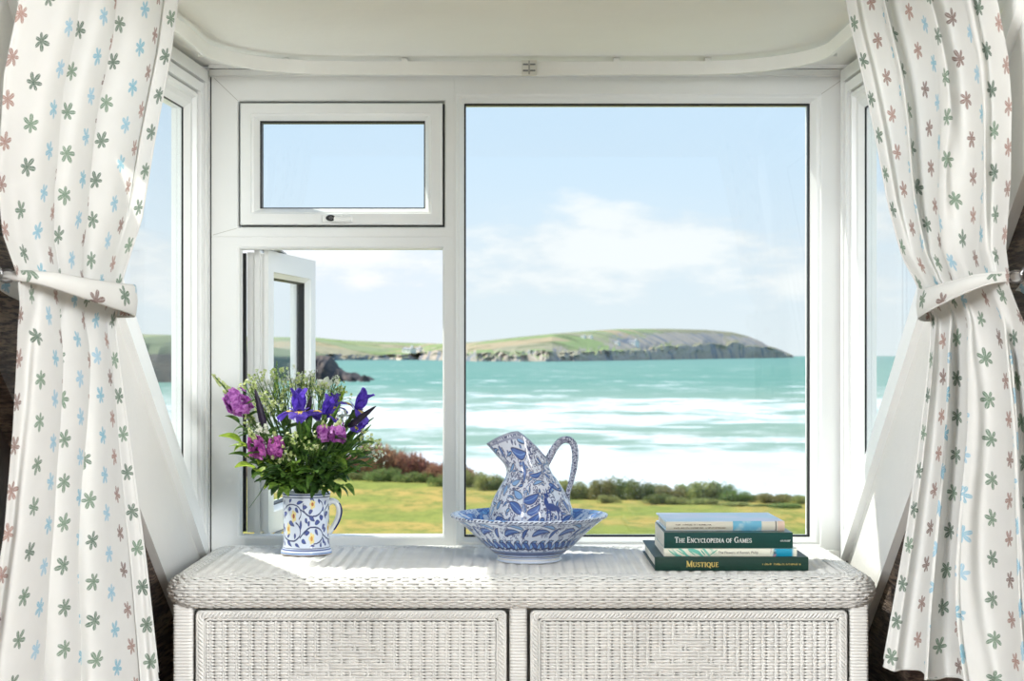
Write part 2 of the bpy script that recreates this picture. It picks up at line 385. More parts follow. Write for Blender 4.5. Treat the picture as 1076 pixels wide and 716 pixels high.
# triangular cheek windows
KE = (.72, 1.0, 1.25)      # widths of upright, head and slanting member
def inset(poly, d):
    n = len(poly); L = []
    for i in range(n):
        p, q = Vector(poly[i]), Vector(poly[(i+1) % n]); t = (q-p).normalized(); nn = Vector((-t.y, t.x)); L.append((p + nn*d*KE[i], t))
    out = []
    for i in range(n):
        p1, t1 = L[i-1]; p2, t2 = L[i]
        den = t1.x*t2.y - t1.y*t2.x; k = ((p2.x-p1.x)*t2.y - (p2.y-p1.y)*t2.x)/den
        out.append(tuple(p1 + t1*k))
    return out
for idx, cf in ((2, cheekL), (3, cheekR)):
    w = empty('window_%d' % idx, (cf(3.0, 0, 0)[0], 3.0, 1.2), kind='structure')
    Yb = YW-.014; tri = [(Yb, bar(Yb)), (Yb, ZC-.012), (3.384-(ZC-.012+.404)/.8, ZC-.012)]
    def rings(lst): return np.array([[cf(u, v, d) for u, v in inset(tri, i)] for i, d in lst])
    m_ = MB(); m_.grid(rings([(0, .044), (0, -.014), (.024, -.014), (.0245, .004), (.0275, .004), (.028, -.010), (.046, -.008), (.0465, .006), (.049, .006), (.0495, -.002), (.056, -.001), (.060, .007), (.070, .009), (.080, .020), (.080, .044), (0, .044)]), closed_u=True)
    o = wp(m_, 'window_frame', M['upvc'], w)
    m_ = MB(); m_.grid(rings([(.0795, .0205), (.082, .0215), (.082, .024)]), closed_u=True); wp(m_, 'gasket', M['black'], w)
    m_ = MB(); m_.prism(inset(tri, .078), .024, .028, cf); wp(m_, 'pane', M['glass'], w)
# corner posts between the front frame and the cheeks, with the dark sealant lines
po = MB()
po.box(XL-.035, YW+.002, .7, xf(222)-.0022, YW+.03, EYE+ZC); po.box(xf(889)+.0022, YW+.002, .7, XR+.035, YW+.03, EYE+ZC)
po.box(XL-.0005, YW-.009, .7, xf(222)-.0022, YW+.0025, EYE+ZC-.002); po.box(xf(889)+.0022, YW-.009, .7, XR+.0005, YW+.0025, EYE+ZC-.002)
recalc(tag(po.build('trim_3', M['upvc']), kind='structure'))
sl = MB(); sl.box(xf(222)-.0025, YW+.004, .7, xf(222)+.0002, YW+.02, EYE+ZC); sl.box(xf(889)-.0002, YW+.004, .7, xf(889)+.0025, YW+.02, EYE+ZC)
sl.box(XL-.001, YW-.0135, .7, XL+.0015, YW-.008, EYE+ZC-.01); sl.box(XR-.0015, YW-.0135, .7, XR+.001, YW-.008, EYE+ZC-.01)
tag(sl.build('trim_4', M['black']), kind='structure')
tf = MB(); tf.box(xf(221), YW-.012, zf(80.5), xf(890), YW+.06, zf(74)); tf.box(xf(221), YW-.02, zf(73.5), xf(890), YW+.06, EYE+ZC+.001)
bo = recalc(tag(tf.build('trim_5', M['upvc']), kind='structure'))
# narrow sill seen behind the chest
s2 = MB(); s2.bbox(xf(224), YW-.012, zf(605), xf(888), YW+.002, zf(578), .002); tag(s2.build('sill', M['upvc']), kind='structure')

# ------------------------------------------------------------------ curtain rail
rail = empty('curtain_rail', (.02, 3.3, EYE+ZC), label='white plastic curtain track bent round the bay under the ceiling', cat='curtain rail')
ctrl = [(-.69, 2.20), (-.655, 2.34), (-.60, 2.6), (-.565, 2.85), (-.560, 3.0)]
def arc(cx, cy, r, a0, a1, n=14): return [(cx + r*math.cos(math.radians(a0+(a1-a0)*k/n)), cy + r*math.sin(math.radians(a0+(a1-a0)*k/n))) for k in range(n+1)]
path = [(-.685, 2.22), (-.66, 2.34), (-.615, 2.6), (-.57, 2.85)] + arc(-.33, 3.07, .23, 180, 90) + [(-.2, 3.302), (0, 3.303), (.2, 3.302)] + arc(.35, 3.07, .23, 90, 0) + [(.585, 2.85), (.61, 2.6), (.65, 2.34), (.675, 2.22)]
# smooth resample
pp = [Vector((x, y, 0)) for x, y in path]
dense = []
for i in range(len(pp)-1):
    p0 = pp[max(i-1, 0)]; p1 = pp[i]; p2 = pp[i+1]; p3 = pp[min(i+2, len(pp)-1)]
    for k in range(6):
        t_ = k/6; dense.append(.5*((2*p1) + (p2-p0)*t_ + (2*p0-5*p1+4*p2-p3)*t_**2 + (3*p1-3*p2+p3-p0)*t_**3))
dense.append(pp[-1])
zr = .5535
cross = [(-.006, -.013), (-.001, -.013), (0, -.0125), (0, .0125), (-.001, .013), (-.006, .013), (-.007, .011), (-.0025, .010), (-.0025, -.010), (-.007, -.011)]
def rail_frame(i):
    t = (dense[min(i+1, len(dense)-1)] - dense[max(i-1, 0)]).normalized(); return t, Vector((t.y, -t.x, 0))   # inward (towards the room centre)
rows = []
for i, p in enumerate(dense):
    t, n_ = rail_frame(i)
    rows.append([tuple(p + n_*(-a if False else a + .008) + Vector((0, 0, EYE+zr+b_))) for a, b_ in cross])
rm = MB(); rm.grid(np.array(rows), closed_u=True); o = recalc(rm.build('track', M['railwhite'], smooth=False)); o.parent = rail; o.matrix_parent_inverse = Matrix.Translation(-Vector(rail.location))
def rpart(mb, name, m): o = recalc(mb.build(name, m)); o.parent = rail; o.matrix_parent_inverse = Matrix.Translation(-Vector(rail.location)); return o
for px in (300, 425, 648, 744):
    br = MB(); x = (px-538)/F*3.3; br.bbox(x-.006, 3.300, EYE+zr+.008, x+.006, 3.375, EYE+ZC, .002); br.bbox(x-.006, 3.294, EYE+zr-.011, x+.006, 3.302, EYE+ZC-.004, .002)
    rpart(br, 'bracket', M['railwhite'])
x = (556-538)/F*3.29
j = MB(); j.bbox(x-.0145, 3.288, EYE+zr-.0145, x+.0145, 3.2985, EYE+zr+.0145, .0015); rpart(j, 'joiner', mat('joiner_plastic', (.7, .69, .62, 1), .4))
j = MB()
for dx in (-.007, .007):
    for dz in (-.006, .006): j.box(x+dx-.005, 3.2865, EYE+zr+dz-.0015, x+dx+.005, 3.2882, EYE+zr+dz+.0015)
j.box(x-.0008, 3.2865, EYE+zr-.013, x+.0008, 3.2882, EYE+zr+.013)
rpart(j, 'joiner_slot', M['metal'])
# ------------------------------------------------------------------ curtains
def interp(y, tab):
    ys = [a for a, _ in tab]; xs = [b for _, b in tab]
    return float(np.interp(y, ys, xs))
CUR = {
 'left': dict(inner=[(-30, 190), (0, 188), (60, 180), (150, 163), (230, 150), (285, 132), (320, 124), (340, 122), (440, 136), (590, 156), (712, 169), (760, 174)],
              outer=[(-30, 18), (0, 15), (75, 0), (190, -6), (245, 2), (285, 17), (320, 19), (350, 16), (450, 11), (560, 2), (700, -20), (780, -35)],
              Yi=2.56, Yo=2.20, zb=-.481, ph=.4, nf=3.7),
 'right': dict(inner=[(-30, 886), (0, 888), (30, 893), (80, 905), (140, 918), (215, 932), (270, 947), (310, 969), (335, 978), (400, 972), (440, 967), (480, 962), (560, 950), (640, 936), (697, 926), (760, 918)],
              outer=[(-30, 1040), (0, 1046), (60, 1058), (110, 1062), (190, 1061), (260, 1056), (300, 1061), (340, 1076), (450, 1090), (600, 1102), (800, 1115)],
              Yi=2.60, Yo=2.28, zb=-.4685, ph=1.9, nf=3.8)}
def curtain_row(K, z, ns=420):
    """positions across the cloth at height z (above the eye), in arc-length steps"""
    Yi, Yo = K['Yi'], K['Yo']
    pi_ = interp(374 - z*F/Yi, K['inner']); po_ = interp(374 - z*F/Yo, K['outer'])
    s = np.linspace(0, 1, ns)
    xi, xo = (pi_-538)/F*Yi, (po_-538)/F*Yo
    ztie = .105
    k = min(1, abs(z-ztie)/(.16 if z > ztie else .12)); k = k*k*(3-2*k)
    low_ = max(0, ztie - z)
    A = .008 + k*(.015 if z > ztie else .021) + low_*.012
    # folds drift and merge on their way down
    dr = .05*math.sin(z*5+K['ph']) + .03*math.sin(z*13+K['ph']*3)
    w = s + dr*np.sin(PI*s)**2 + .035*np.sin(2*PI*s*1.5 + K['ph']*2)
    ph = 2*PI*K['nf']*w + K['ph']
    f = np.sin(ph) + .35*np.sin(2*ph + 1.1 + z*2) + .28*np.sin(ph*.43 + z*3) + .10*np.sin(ph*3.3 + z*7)
    env = .5 + .5*np.sin(PI*np.clip(s, 0.0, 1))**.6
    env = env*(.75+.4*np.sin(2*PI*s*1.3+K['ph']*4+z*1.5)**2)
    # sweeping creases towards the tie
    cre = .004*np.sin(2*PI*(s*7 + z*(2.2 if z > ztie else -1.0))) * math.exp(-abs(z-ztie)*5)
    dy = -A*f*env - cre
    dx = A*.42*np.cos(ph+.5)*env*np.sin(PI*s)**.5
    x = xi + (xo-xi)*s + dx; y = Yi + (Yo-Yi)*s + dy
    # rolled back inner and outer edges
    return x, y
def make_curtain(nm, label):
    K = CUR[nm]
    zs = np.linspace(.553, K['zb'], 300)
    rows, U, V = [], [], []
    NU = 300; W = .50
    for z in zs:
        x, y = curtain_row(K, z)
        L = np.concatenate([[0], np.cumsum(np.hypot(np.diff(x), np.diff(y)))])
        t = np.linspace(0, L[-1], NU)
        px_, py_ = np.interp(t, L, x), np.interp(t, L, y)
        zz = np.full(NU, EYE+z) + .004*np.sin(t*40)*(z-.553)
        rows.append(np.stack([px_, py_, zz], 1)); U.append(t/L[-1]*W); V.append(np.full(NU, z+3))
    mb = MB(); mb.grid(np.array(rows), uv=np.stack([np.array(U)+.3, np.array(V)], -1))
    root = empty('curtain', (K['Yi']*0 + float(np.mean(rows[-1][:, 0])), 2.4, EYE+K['zb']), label=label, cat='curtain')
    def cp(mb, n_, m, **k):
        o = mb.build(n_, m, **k); o.parent = root; o.matrix_parent_inverse = Matrix.Translation(-Vector(root.location)); return o
    o = cp(mb, 'cloth', M['curtain'], smooth=True, uv=True)
    # turned hem along the bottom and the leading edge
    hm = MB(); r0 = rows[-1]; hm.tube([tuple(p) for p in r0[::3]], .0016, 6); cp(hm, 'hem', M['curtain'], smooth=True)
    hm = MB(); hm.tube([tuple(r[0]) for r in rows[::4]], .0018, 6); cp(hm, 'leading_edge', M['curtain'], smooth=True)
    return root
make_curtain('left', 'white cotton curtain with small leaf flowers hanging at the left of the window')
make_curtain('right', 'white cotton curtain with small leaf flowers hanging beside the books, right of the window')

def tieback(nm, label, hookpx, endpx, hook_w, end_w):
    K = CUR[nm]; Yi, Yo = K['Yi'], K['Yo']
    hp = at(hookpx[0], hookpx[1], Yo+.01); ep = at(endpx[0], endpx[1], Yi)
    hp.z = EYE + (374-hookpx[1])/F*(Yo-.02); 
    c = (hp+ep)/2; d = (ep-hp)/2; n_ = Vector((d.y, -d.x, 0)).normalized()
    if n_.y > 0: n_ = -n_
    rows = []; uvs = []
    N = 96
    for k in range(N):
        th = 2*PI*k/N; cth, sth = math.cos(th), math.sin(th)
        p = c + Vector((d.x*cth, d.y*cth, 0))*1.0 + n_*(.052*math.copysign(abs(sth)**.7, sth))
        f = (cth+1)/2            # 0 at the hook, 1 at the leading edge
        zc = hp.z*(1-f) + ep.z*f - .006*math.sin(PI*f)
        hw = (hook_w*(1-f) + end_w*f)/2*(1 if f > .12 else .75+2*f)
        rows.append([(p.x, p.y, zc - hw), (p.x + n_.x*.0015, p.y + n_.y*.0015, zc - hw*.93), (p.x + n_.x*.004, p.y + n_.y*.004, zc), (p.x + n_.x*.0015, p.y + n_.y*.0015, zc + hw*.93), (p.x, p.y, zc + hw)])
        uvs.append([(k/N*.53+.21, 1.0 + .5*f*.1 - hw), (k/N*.53+.21, 1.0+.5*f*.1-hw*.93), (k/N*.53+.21, 1.0+.05*f), (k/N*.53+.21, 1.0+.05*f+hw*.93), (k/N*.53+.21, 1.0+.05*f+hw)])
    mb = MB(); mb.grid(np.array(rows).transpose(1, 0, 2), closed_u=True, uv=np.array(uvs).transpose(1, 0, 2))
    root = empty('curtain_tieback', tuple(hp), label=label, cat='tieback')
    def cp(mb, n2, m, **k):
        o = mb.build(n2, m, **k); o.parent = root; o.matrix_parent_inverse = Matrix.Translation(-Vector(root.location)); return o
    o = cp(mb, 'band', M['curtain'], smooth=True, uv=True); so = o.modifiers.new('s', 'SOLIDIFY'); so.thickness = .003
    for e in (0, 4):
        hm = MB(); hm.tube([r[e] for r in rows], .0016, 6, closed=True); cp(hm, 'piping', M['curtain'], smooth=True)
    # loop and brass hook fixed to the timber
    sgn = -1 if nm == 'left' else 1
    rg = MB(); q = hp + Vector((sgn*.006, 0, 0)); rg.tube([(q.x + .010*math.cos(a)*sgn, q.y, q.z + .008*math.sin(a)) for a in np.linspace(0, 2*PI, 20, endpoint=False)], .0018, 6, closed=True); cp(rg, 'loop', M['metal'], smooth=True)
    hk = MB(); xw = cheekL(Yo, 0, .03)[0] if sgn < 0 else cheekR(Yo, 0, .03)[0]
    hk.tube([(xw, q.y, q.z+.012), (q.x+sgn*.016, q.y, q.z+.012), (q.x+sgn*.010, q.y, q.z+.010), (q.x+sgn*.007, q.y, q.z+.004), (q.x+sgn*.009, q.y, q.z-.003)], .0028, 8)
    ho = hk.build('tieback_hook', M['metal'], smooth=True); tag(ho, 'small dark hook on the timber holding the %s curtain tieback' % ('left' if nm == 'left' else 'right-hand'), 'hook')
tieback('left', 'flowered cloth tieback cinching the curtain left of the window', (12, 289), (125, 317), .013, .046)
tieback('right', 'flowered cloth tieback cinching the curtain beside the books', (1063, 290), (983, 322), .015, .044)

# ------------------------------------------------------------------ wicker chest
ZT = .778
X0, X1, YF, YB = -.587, .620, 2.878, 3.386
chest = empty('wicker_chest', ((X0+X1)/2, 3.13, 0), label='white painted wicker chest standing in the window bay', cat='chest')
def ch(mb, name, m, smooth=True, parent=chest):
    o = mb.build(name, m, smooth=smooth); o.parent = parent
    o.matrix_parent_inverse = Matrix.Translation(-parent_world(parent)); return o
rc = .0525
def rr_loop(step=.0028):
    P, Nn = [], []
    def seg(a, b, n_):
        L = (b-a).length; k = int(L/step)
        for i in range(k): P.append(a + (b-a)*i/k); Nn.append(n_)
    def cor(cx, cy, a0):
        k = int(rc*PI/2/step)
        for i in range(k):
            a = a0 + PI/2*i/k; n_ = Vector((math.cos(a), math.sin(a), 0)); P.append(Vector((cx, cy, 0)) + n_*rc); Nn.append(n_)
    seg(Vector((X0+rc, YF, 0)), Vector((X1-rc, YF, 0)), Vector((0, -1, 0))); cor(X1-rc, YF+rc, -PI/2)
    seg(Vector((X1, YF+rc, 0)), Vector((X1, YB-rc, 0)), Vector((1, 0, 0))); cor(X1-rc, YB-rc, 0)
    seg(Vector((X1-rc, YB, 0)), Vector((X0+rc, YB, 0)), Vector((0, 1, 0))); cor(X0+rc, YB-rc, PI/2)
    seg(Vector((X0, YB-rc, 0)), Vector((X0, YF+rc, 0)), Vector((-1, 0, 0))); cor(X0+rc, YF+rc, PI)
    return np.array([p[:] for p in P]), np.array([n_[:] for n_ in Nn])
LP, LN = rr_loop()
NL = len(LP)
def stake_phase(s, pair=.0265, narrow=.0095, off=0.0):
    """phase advances by pi at each stake; stakes stand in pairs"""
    s = s + off; g_ = np.floor(s/pair); r_ = s - g_*pair
    return PI*(2*g_ + np.where(r_ < narrow, r_/narrow, 1 + (r_-narrow)/(pair-narrow)))
sl_ = np.concatenate([[0], np.cumsum(np.linalg.norm(np.diff(LP, axis=0), axis=1))])
tot = sl_[-1] + .0028; pairs = round(tot/.0265); ph_loop = stake_phase(sl_*pairs*.0265/tot)
r_roll = .026
def dips(u):
    "u = place inside one pair of stakes, 0..1"
    g = lambda c, w: np.exp(-((u-c)/w)**2)
    return np.clip(g(.22, .085) + g(.56, .085) + g(1.22, .085), 0, 1)
UL = (sl_*pairs/tot) % 1.0
rows = []
na = 15
defs = [(r_roll - r_roll*math.sin(a), ZT - .002 - r_roll - r_roll*math.cos(a), math.sin(a), -math.cos(a)) for a in np.linspace(.12, PI, na)]
defs += [(r_roll + .0056*k, ZT-.002, 0, 1) for k in range(1, 4)]
Cn, Nn, Tn = [], [], []
for k, (d, z, no, nz_) in enumerate(defs):
    n3 = LN*no + np.array([0, 0, nz_]); t3 = -LN*nz_ + np.array([0, 0, no])
    amp = .0016 if k < na-2 else .0010
    jit = np.array([noise.noise(Vector((s_*14, k*3.1, 0))) for s_ in sl_])*.0006
    w = amp*.55*np.cos(ph_loop + PI*k)
    dp = dips((UL + .04*jit/.0006 + .25*(k % 3 == 2)) % 1.0)*(1.0 if k % 3 != 1 else .45)*(.5 if k < 4 else 1)
    w = w - .0014*dp; t3 = t3*(1 - .42*dp)[:, None]
    Cn.append(LP - LN*d + np.array([0, 0, z]) + n3*(w + jit)[:, None] + t3*(jit*.8)[:, None]); Nn.append(n3); Tn.append(t3)
lid = MB(); lid.strands(np.array(Cn), np.array(Nn), np.array(Tn), .0032, .0016, closed=True)
ledge = ch(lid, 'lid', M['cane'])
# twisted braid framing the top
def braid(mb, P, Nrm, rad=.0042, pitch=.016, r=.0026, closed=True, n=2, k=6):
    P = np.asarray(P); N = len(P)
    s = np.concatenate([[0], np.cumsum(np.linalg.norm(np.diff(P, axis=0), axis=1))])
    if closed:
        tl = s[-1] + np.linalg.norm(P[0]-P[-1]); pitch = tl/round(tl/pitch)
    T = np.roll(P, -1, 0) - np.roll(P, 1, 0); T[0] = P[1]-P[0] if not closed else T[0]; T[-1] = P[-1]-P[-2] if not closed else T[-1]
    T = T/np.linalg.norm(T, axis=1)[:, None]; Bn = np.cross(T, Nrm)
    for i in range(n):
        a = 2*PI*s/pitch + 2*PI*i/n
        Q = P + Bn*(np.cos(a)*rad)[:, None] + Nrm*(np.sin(a)*rad*.45)[:, None]
        mb.tube([tuple(q) for q in Q], r, k, closed=closed, caps=not closed)
br = MB(); up = np.tile([0, 0, 1.0], (NL, 1))
braid(br, (LP - LN*.0478 + np.array([0, 0, ZT-.0030])), up, .0034, .013, .0022)
ch(br, 'braid', M['cane'], parent=ledge)
# flat woven top inside the braid
xs = np.arange(X0+.052, X1-.052, .0032); ys = np.arange(YF+.053, YB-.053, .0062)
ph = 2*PI*xs/.040
Cn = np.array([[(x, y, ZT-.0030 + .0007*math.cos(p + PI*(k % 2)) + .0009*math.cos(2*PI*x/.0215)) for x, p in zip(xs, ph)] for k, y in enumerate(ys)])
Nn = np.zeros_like(Cn); Nn[..., 2] = 1; Tn = np.zeros_like(Cn); Tn[..., 1] = 1
tp = MB(); tp.strands(Cn, Nn, Tn, .0034, .0016); ch(tp, 'top_weave', M['cane'], parent=ledge)
bx = MB(); bx.box(X0+.03, YF+.03, ZT-.05, X1-.03, YB-.03, ZT-.0062); ch(bx, 'lid_board', M['cane_gap_shade'], False, ledge)

ZL = .7235               # underside of lid
YP = 2.902               # front of posts
def wrapped_post(x0, x1, y0, y1, z0, z1):
    mb = MB(); rows = []; pz = .0054; z = z0; k = 0; ps = 6
    c = [(x0, y0), (x1, y0), (x1, y1), (x0, y1)]
    while z < z1:
        for q in range(ps):
            zz = z + pz*q/ps; o_ = .0014*math.sin(PI*q/ps) - .0007 + .0003*noise.noise(Vector((k, x0*9, 0)))
            loop = []; r = .006
            for (cx, cy), a0 in (((x0+r, y0+r), PI), ((x1-r, y0+r), 1.5*PI), ((x1-r, y1-r), 0), ((x0+r, y1-r), .5*PI)):
                for i in range(5): a = a0 + PI/2*i/4; loop.append((cx + (r+o_)*math.cos(a), cy + (r+o_)*math.sin(a), zz))
            rows.append(loop)
        z += pz; k += 1
    mb.grid(np.array(rows), closed_u=True); return mb
px2x = lambda px: (px-538)/F*YP
PX = [(181.5, 202), (535.5, 553.5), (894, 913)]
for a, b_ in PX:
    ch(wrapped_post(px2x(a), px2x(b_), YP, YP+.035, 0, ZL+.004), 'post', M['cane'])
for a, b_ in (PX[0], PX[2]):
    ch(wrapped_post(px2x(a), px2x(b_), YB-.06, YB-.025, 0, ZL), 'post', M['cane'])
rl = MB(); rl.bbox(px2x(183), YP+.006, ZL-.001, px2x(911), YP+.03, ZL+.012, .003); ch(rl, 'rail', M['cane'])
rl = MB(); rl.bbox(px2x(190), YP+.004, .10, px2x(905), YP+.03, .135, .004); ch(rl, 'rail', M['cane'])
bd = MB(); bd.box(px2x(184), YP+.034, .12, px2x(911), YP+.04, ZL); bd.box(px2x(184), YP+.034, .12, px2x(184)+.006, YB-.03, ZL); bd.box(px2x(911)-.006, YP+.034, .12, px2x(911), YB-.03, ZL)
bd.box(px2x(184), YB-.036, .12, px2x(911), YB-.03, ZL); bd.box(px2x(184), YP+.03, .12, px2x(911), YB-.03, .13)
ch(bd, 'carcass', M['cane_gap_shade'], False)
# side weave
for sx in (-1, 1):
    sd = MB(); ysd = np.arange(YP+.04, YB-.06, .004); zsd = np.arange(.14, ZL, .0054); xx = px2x(184)-.001 if sx < 0 else px2x(911)+.001
    Cn = np.array([[(xx + sx*.0016*math.cos(2*PI*y/.024 + PI*k), y, z) for y in ysd] for k, z in enumerate(zsd)])
    Nn = np.zeros_like(Cn); Nn[..., 0] = sx; Tn = np.zeros_like(Cn); Tn[..., 2] = 1
    sd.strands(Cn, Nn, Tn, .0028, .0015); ch(sd, 'side_weave', M['cane'])
def front_door(xa, xb, z0, z1):
    YD = YP + .004
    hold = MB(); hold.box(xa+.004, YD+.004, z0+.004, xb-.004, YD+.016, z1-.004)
    d = ch(hold, 'door', M['cane_gap_shade'], False)
    fr = MB(); bw = .0155
    # braided border: flat cane edging, then two twisted braids
    def loop(i, n_=None):
        pts = []; x0_, x1_, z0_, z1_ = xa+i, xb-i, z0+i, z1-i; r = .006; st = .0022
        def sg(p, q):
            L = math.dist(p, q); k = max(1, int(L/st)); pts.extend([(p[0]+(q[0]-p[0])*j/k, YD, p[1]+(q[1]-p[1])*j/k) for j in range(k)])
        def cr(cx, cz, a0):
            for j in range(5): a = a0 + PI/2*j/5; pts.append((cx + r*math.cos(a), YD, cz + r*math.sin(a)))
        sg((x0_+r, z0_), (x1_-r, z0_)); cr(x1_-r, z0_+r, -PI/2); sg((x1_, z0_+r), (x1_, z1_-r)); cr(x1_-r, z1_-r, 0)
        sg((x1_-r, z1_), (x0_+r, z1_)); cr(x0_+r, z1_-r, PI/2); sg((x0_, z1_-r), (x0_, z0_+r)); cr(x0_+r, z0_+r, PI)
        return np.array(pts)
    for i, rd, pt, r_ in ((.0045, .0, .02, .0026), (.0105, .0040, .021, .0027), (.0180, .0, .02, .0020)):
        P = loop(i); nr = np.tile([0, -1.0, 0], (len(P), 1))
        if rd: braid(fr, P, nr, rd, pt, r_, n=3)
        else: fr.tube([tuple(p) for p in P], r_, 6, closed=True)
    ch(fr, 'border_braid', M['cane'], parent=d)
    xi0, xi1, zi0, zi1 = xa+.0205, xb-.0205, z0+.0205, z1-.0205
    W = xi1-xi0; npair = round(W/.0222); pr = W/npair
    xs = np.arange(xi0, xi1, .0016); zs = np.arange(zi0, zi1, .00535)
    base = stake_phase(xs-xi0+pr*.2, pr, pr*.36)
    cx = (xa+xb)/2; Cn = []
    zc = z1 - .145
    st = np.floor(base/PI)
    Tsc = []; up_ = ((xs-xi0)/pr) % 1.0
    for k, z in enumerate(zs):
        w = .35*np.cos(base + PI*k)
        dp = dips((up_ + .03*noise.noise(Vector((k*.7, xa, 0)))) % 1.0)
        # diamond: the cane floats over several stakes there
        dm = np.abs(xs-cx)/.135 + abs(z-zc)/.115
        band = np.floor(dm*4)
        w2 = np.tanh(2.2*np.sin(base/3 + PI*(k//2)*(2/3) + band*1.2)) * .95
        ins = dm < 1; keep = ((np.floor((xs-xi0)/pr*2) + k//4) % 3 == 0)*(k % 4 == 0)
        w = np.where(ins, .5*w2, w); dp = np.where(ins, dp*.25 + .9*keep, dp)
        w = w - 1.0*dp; Tsc.append(1 - .40*dp)
        jit = np.array([noise.noise(Vector((x*22, k*2.7, xa*5))) for x in xs[::4]]); jit = np.repeat(jit, 4)[:len(xs)]
        yy = YD - .0018 - .0014*w - .0005*jit
        Cn.append(np.stack([xs, yy, z + .0006*jit + 0*xs], 1))
    Cn = np.array(Cn); Nn = np.zeros_like(Cn); Nn[..., 1] = -1; Tn = np.zeros_like(Cn); Tn[..., 2] = np.array(Tsc)
    wv = MB(); wv.strands(Cn, Nn, Tn, .0031, .0013, k=6); ch(wv, 'weave', M['cane'], parent=d)
    stk = MB()
    for g_ in range(npair+1):
        for off in (.1, .46):
            x = xi0 + (g_ + off)*pr - pr*.2
            if xi0 < x < xi1: stk.tube([(x, YD-.0004, zi0), (x, YD-.0004, zi1)], .0022, 6)
    ch(stk, 'stakes', M['cane'], parent=d)
front_door(px2x(204), px2x(533.5), .14, ZL-.0035)
front_door(px2x(555.8), px2x(892), .14, ZL-.0035)
ft = MB()
for (xx, yy) in ((px2x(192), YP+.018), (px2x(903), YP+.018)): pass

# ------------------------------------------------------------------ lettering made of strokes with serifs
def glyph(ch_):
    T, t = .17, .085; S = .075
    L = []
    def st(x0, y0, x1, y1, w): L.append(('l', x0, y0, x1, y1, w))
    def sf(x, y, w=.34): L.append(('l', x-w/2, y, x+w/2, y, S))
    def ar(cx, cy, rx, ry, a0, a1, w0, w1): L.append(('a', cx, cy, rx, ry, a0, a1, w0, w1))
    e = S/2
    if ch_ == 'T': st(.4, 0, .4, 1, T); st(.02, 1-e, .78, 1-e, S); st(.04, 1, .04, .78, .06); st(.76, 1, .76, .78, .06); sf(.4, e); return L, .8
    if ch_ == 'H': st(.16, 0, .16, 1, T); st(.72, 0, .72, 1, T); st(.16, .5, .72, .5, t); [sf(x, y) for x in (.16, .72) for y in (e, 1-e)]; return L, .9
    if ch_ == 'I': st(.17, 0, .17, 1, T); sf(.17, e); sf(.17, 1-e); return L, .36
    if ch_ in 'EF':
        st(.17, 0, .17, 1, T); st(.02, 1-e, .6, 1-e, S); st(.17, .52, .5, .52, S); st(.58, 1, .58, .8, .06); st(.5, .62, .5, .42, .05)
        if ch_ == 'E': st(.02, e, .62, e, S); st(.61, 0, .61, .2, .06)
        else: sf(.17, e)
        return L, .68
    if ch_ == 'L': st(.17, 0, .17, 1, T); sf(.17, 1-e); st(.02, e, .6, e, S); st(.6, 0, .6, .22, .06); return L, .66
    if ch_ == 'N': st(.14, 0, .14, 1, t); st(.14, 1, .72, 0, T); st(.72, 0, .72, 1, t); sf(.14, e, .26); sf(.1, 1-e, .2); sf(.72, 1-e, .26); return L, .86
    if ch_ == 'M': st(.13, 0, .13, 1, t); st(.15, 1, .49, .05, T); st(.49, .05, .84, 1, t); st(.86, 0, .86, 1, T); sf(.13, e, .26); sf(.86, e); sf(.1, 1-e, .2); sf(.88, 1-e, .22); return L, 1.02
    if ch_ == 'C': ar(.46, .5, .37, .46, 50, 310, t, T); st(.72, .72, .72, .98, .06); st(.72, .03, .72, .24, .05); return L, .8
    if ch_ == 'G': ar(.46, .5, .37, .46, 50, 318, t, T); st(.72, .72, .72, .98, .06); st(.74, .08, .74, .44, T*.85); sf(.72, .45, .3); return L, .88
    if ch_ in 'OQ':
        ar(.46, .5, .37, .46, 0, 360, T, t)
        if ch_ == 'Q': st(.5, .08, .9, -.22, T*.8)
        return L, .92
    if ch_ == 'D': st(.17, 0, .17, 1, T); ar(.22, .5, .52, .46, -90, 90, t, T); st(.02, e, .24, e, S); st(.02, 1-e, .24, 1-e, S); return L, .84
    if ch_ == 'P': st(.17, 0, .17, 1, T); ar(.22, .73, .36, .235, -90, 90, t, T); st(.02, 1-e, .24, 1-e, S); sf(.17, e); return L, .68
    if ch_ == 'A': st(.08, 0, .42, 1, t); st(.42, 1, .76, 0, T); st(.2, .34, .64, .34, S); sf(.08, e, .24); sf(.76, e, .28); return L, .86
    if ch_ == 'Y': st(.08, 1, .4, .48, T); st(.74, 1, .42, .48, t); st(.41, 0, .41, .5, T); sf(.41, e); sf(.08, 1-e, .26); sf(.74, 1-e, .22); return L, .82
    if ch_ == 'U': st(.16, .3, .16, 1, T); st(.68, .3, .68, 1, t); ar(.42, .32, .26, .28, 180, 360, T, t); sf(.16, 1-e, .3); sf(.68, 1-e, .26); return L, .86
    if ch_ == 'S': ar(.33, .73, .22, .22, 20, 250, t, T*.9); ar(.33, .27, .25, .22, -170, 90, t, T*.9); st(.55, .72, .55, .96, .05); st(.08, .05, .08, .3, .05); return L, .64
    return L, .35
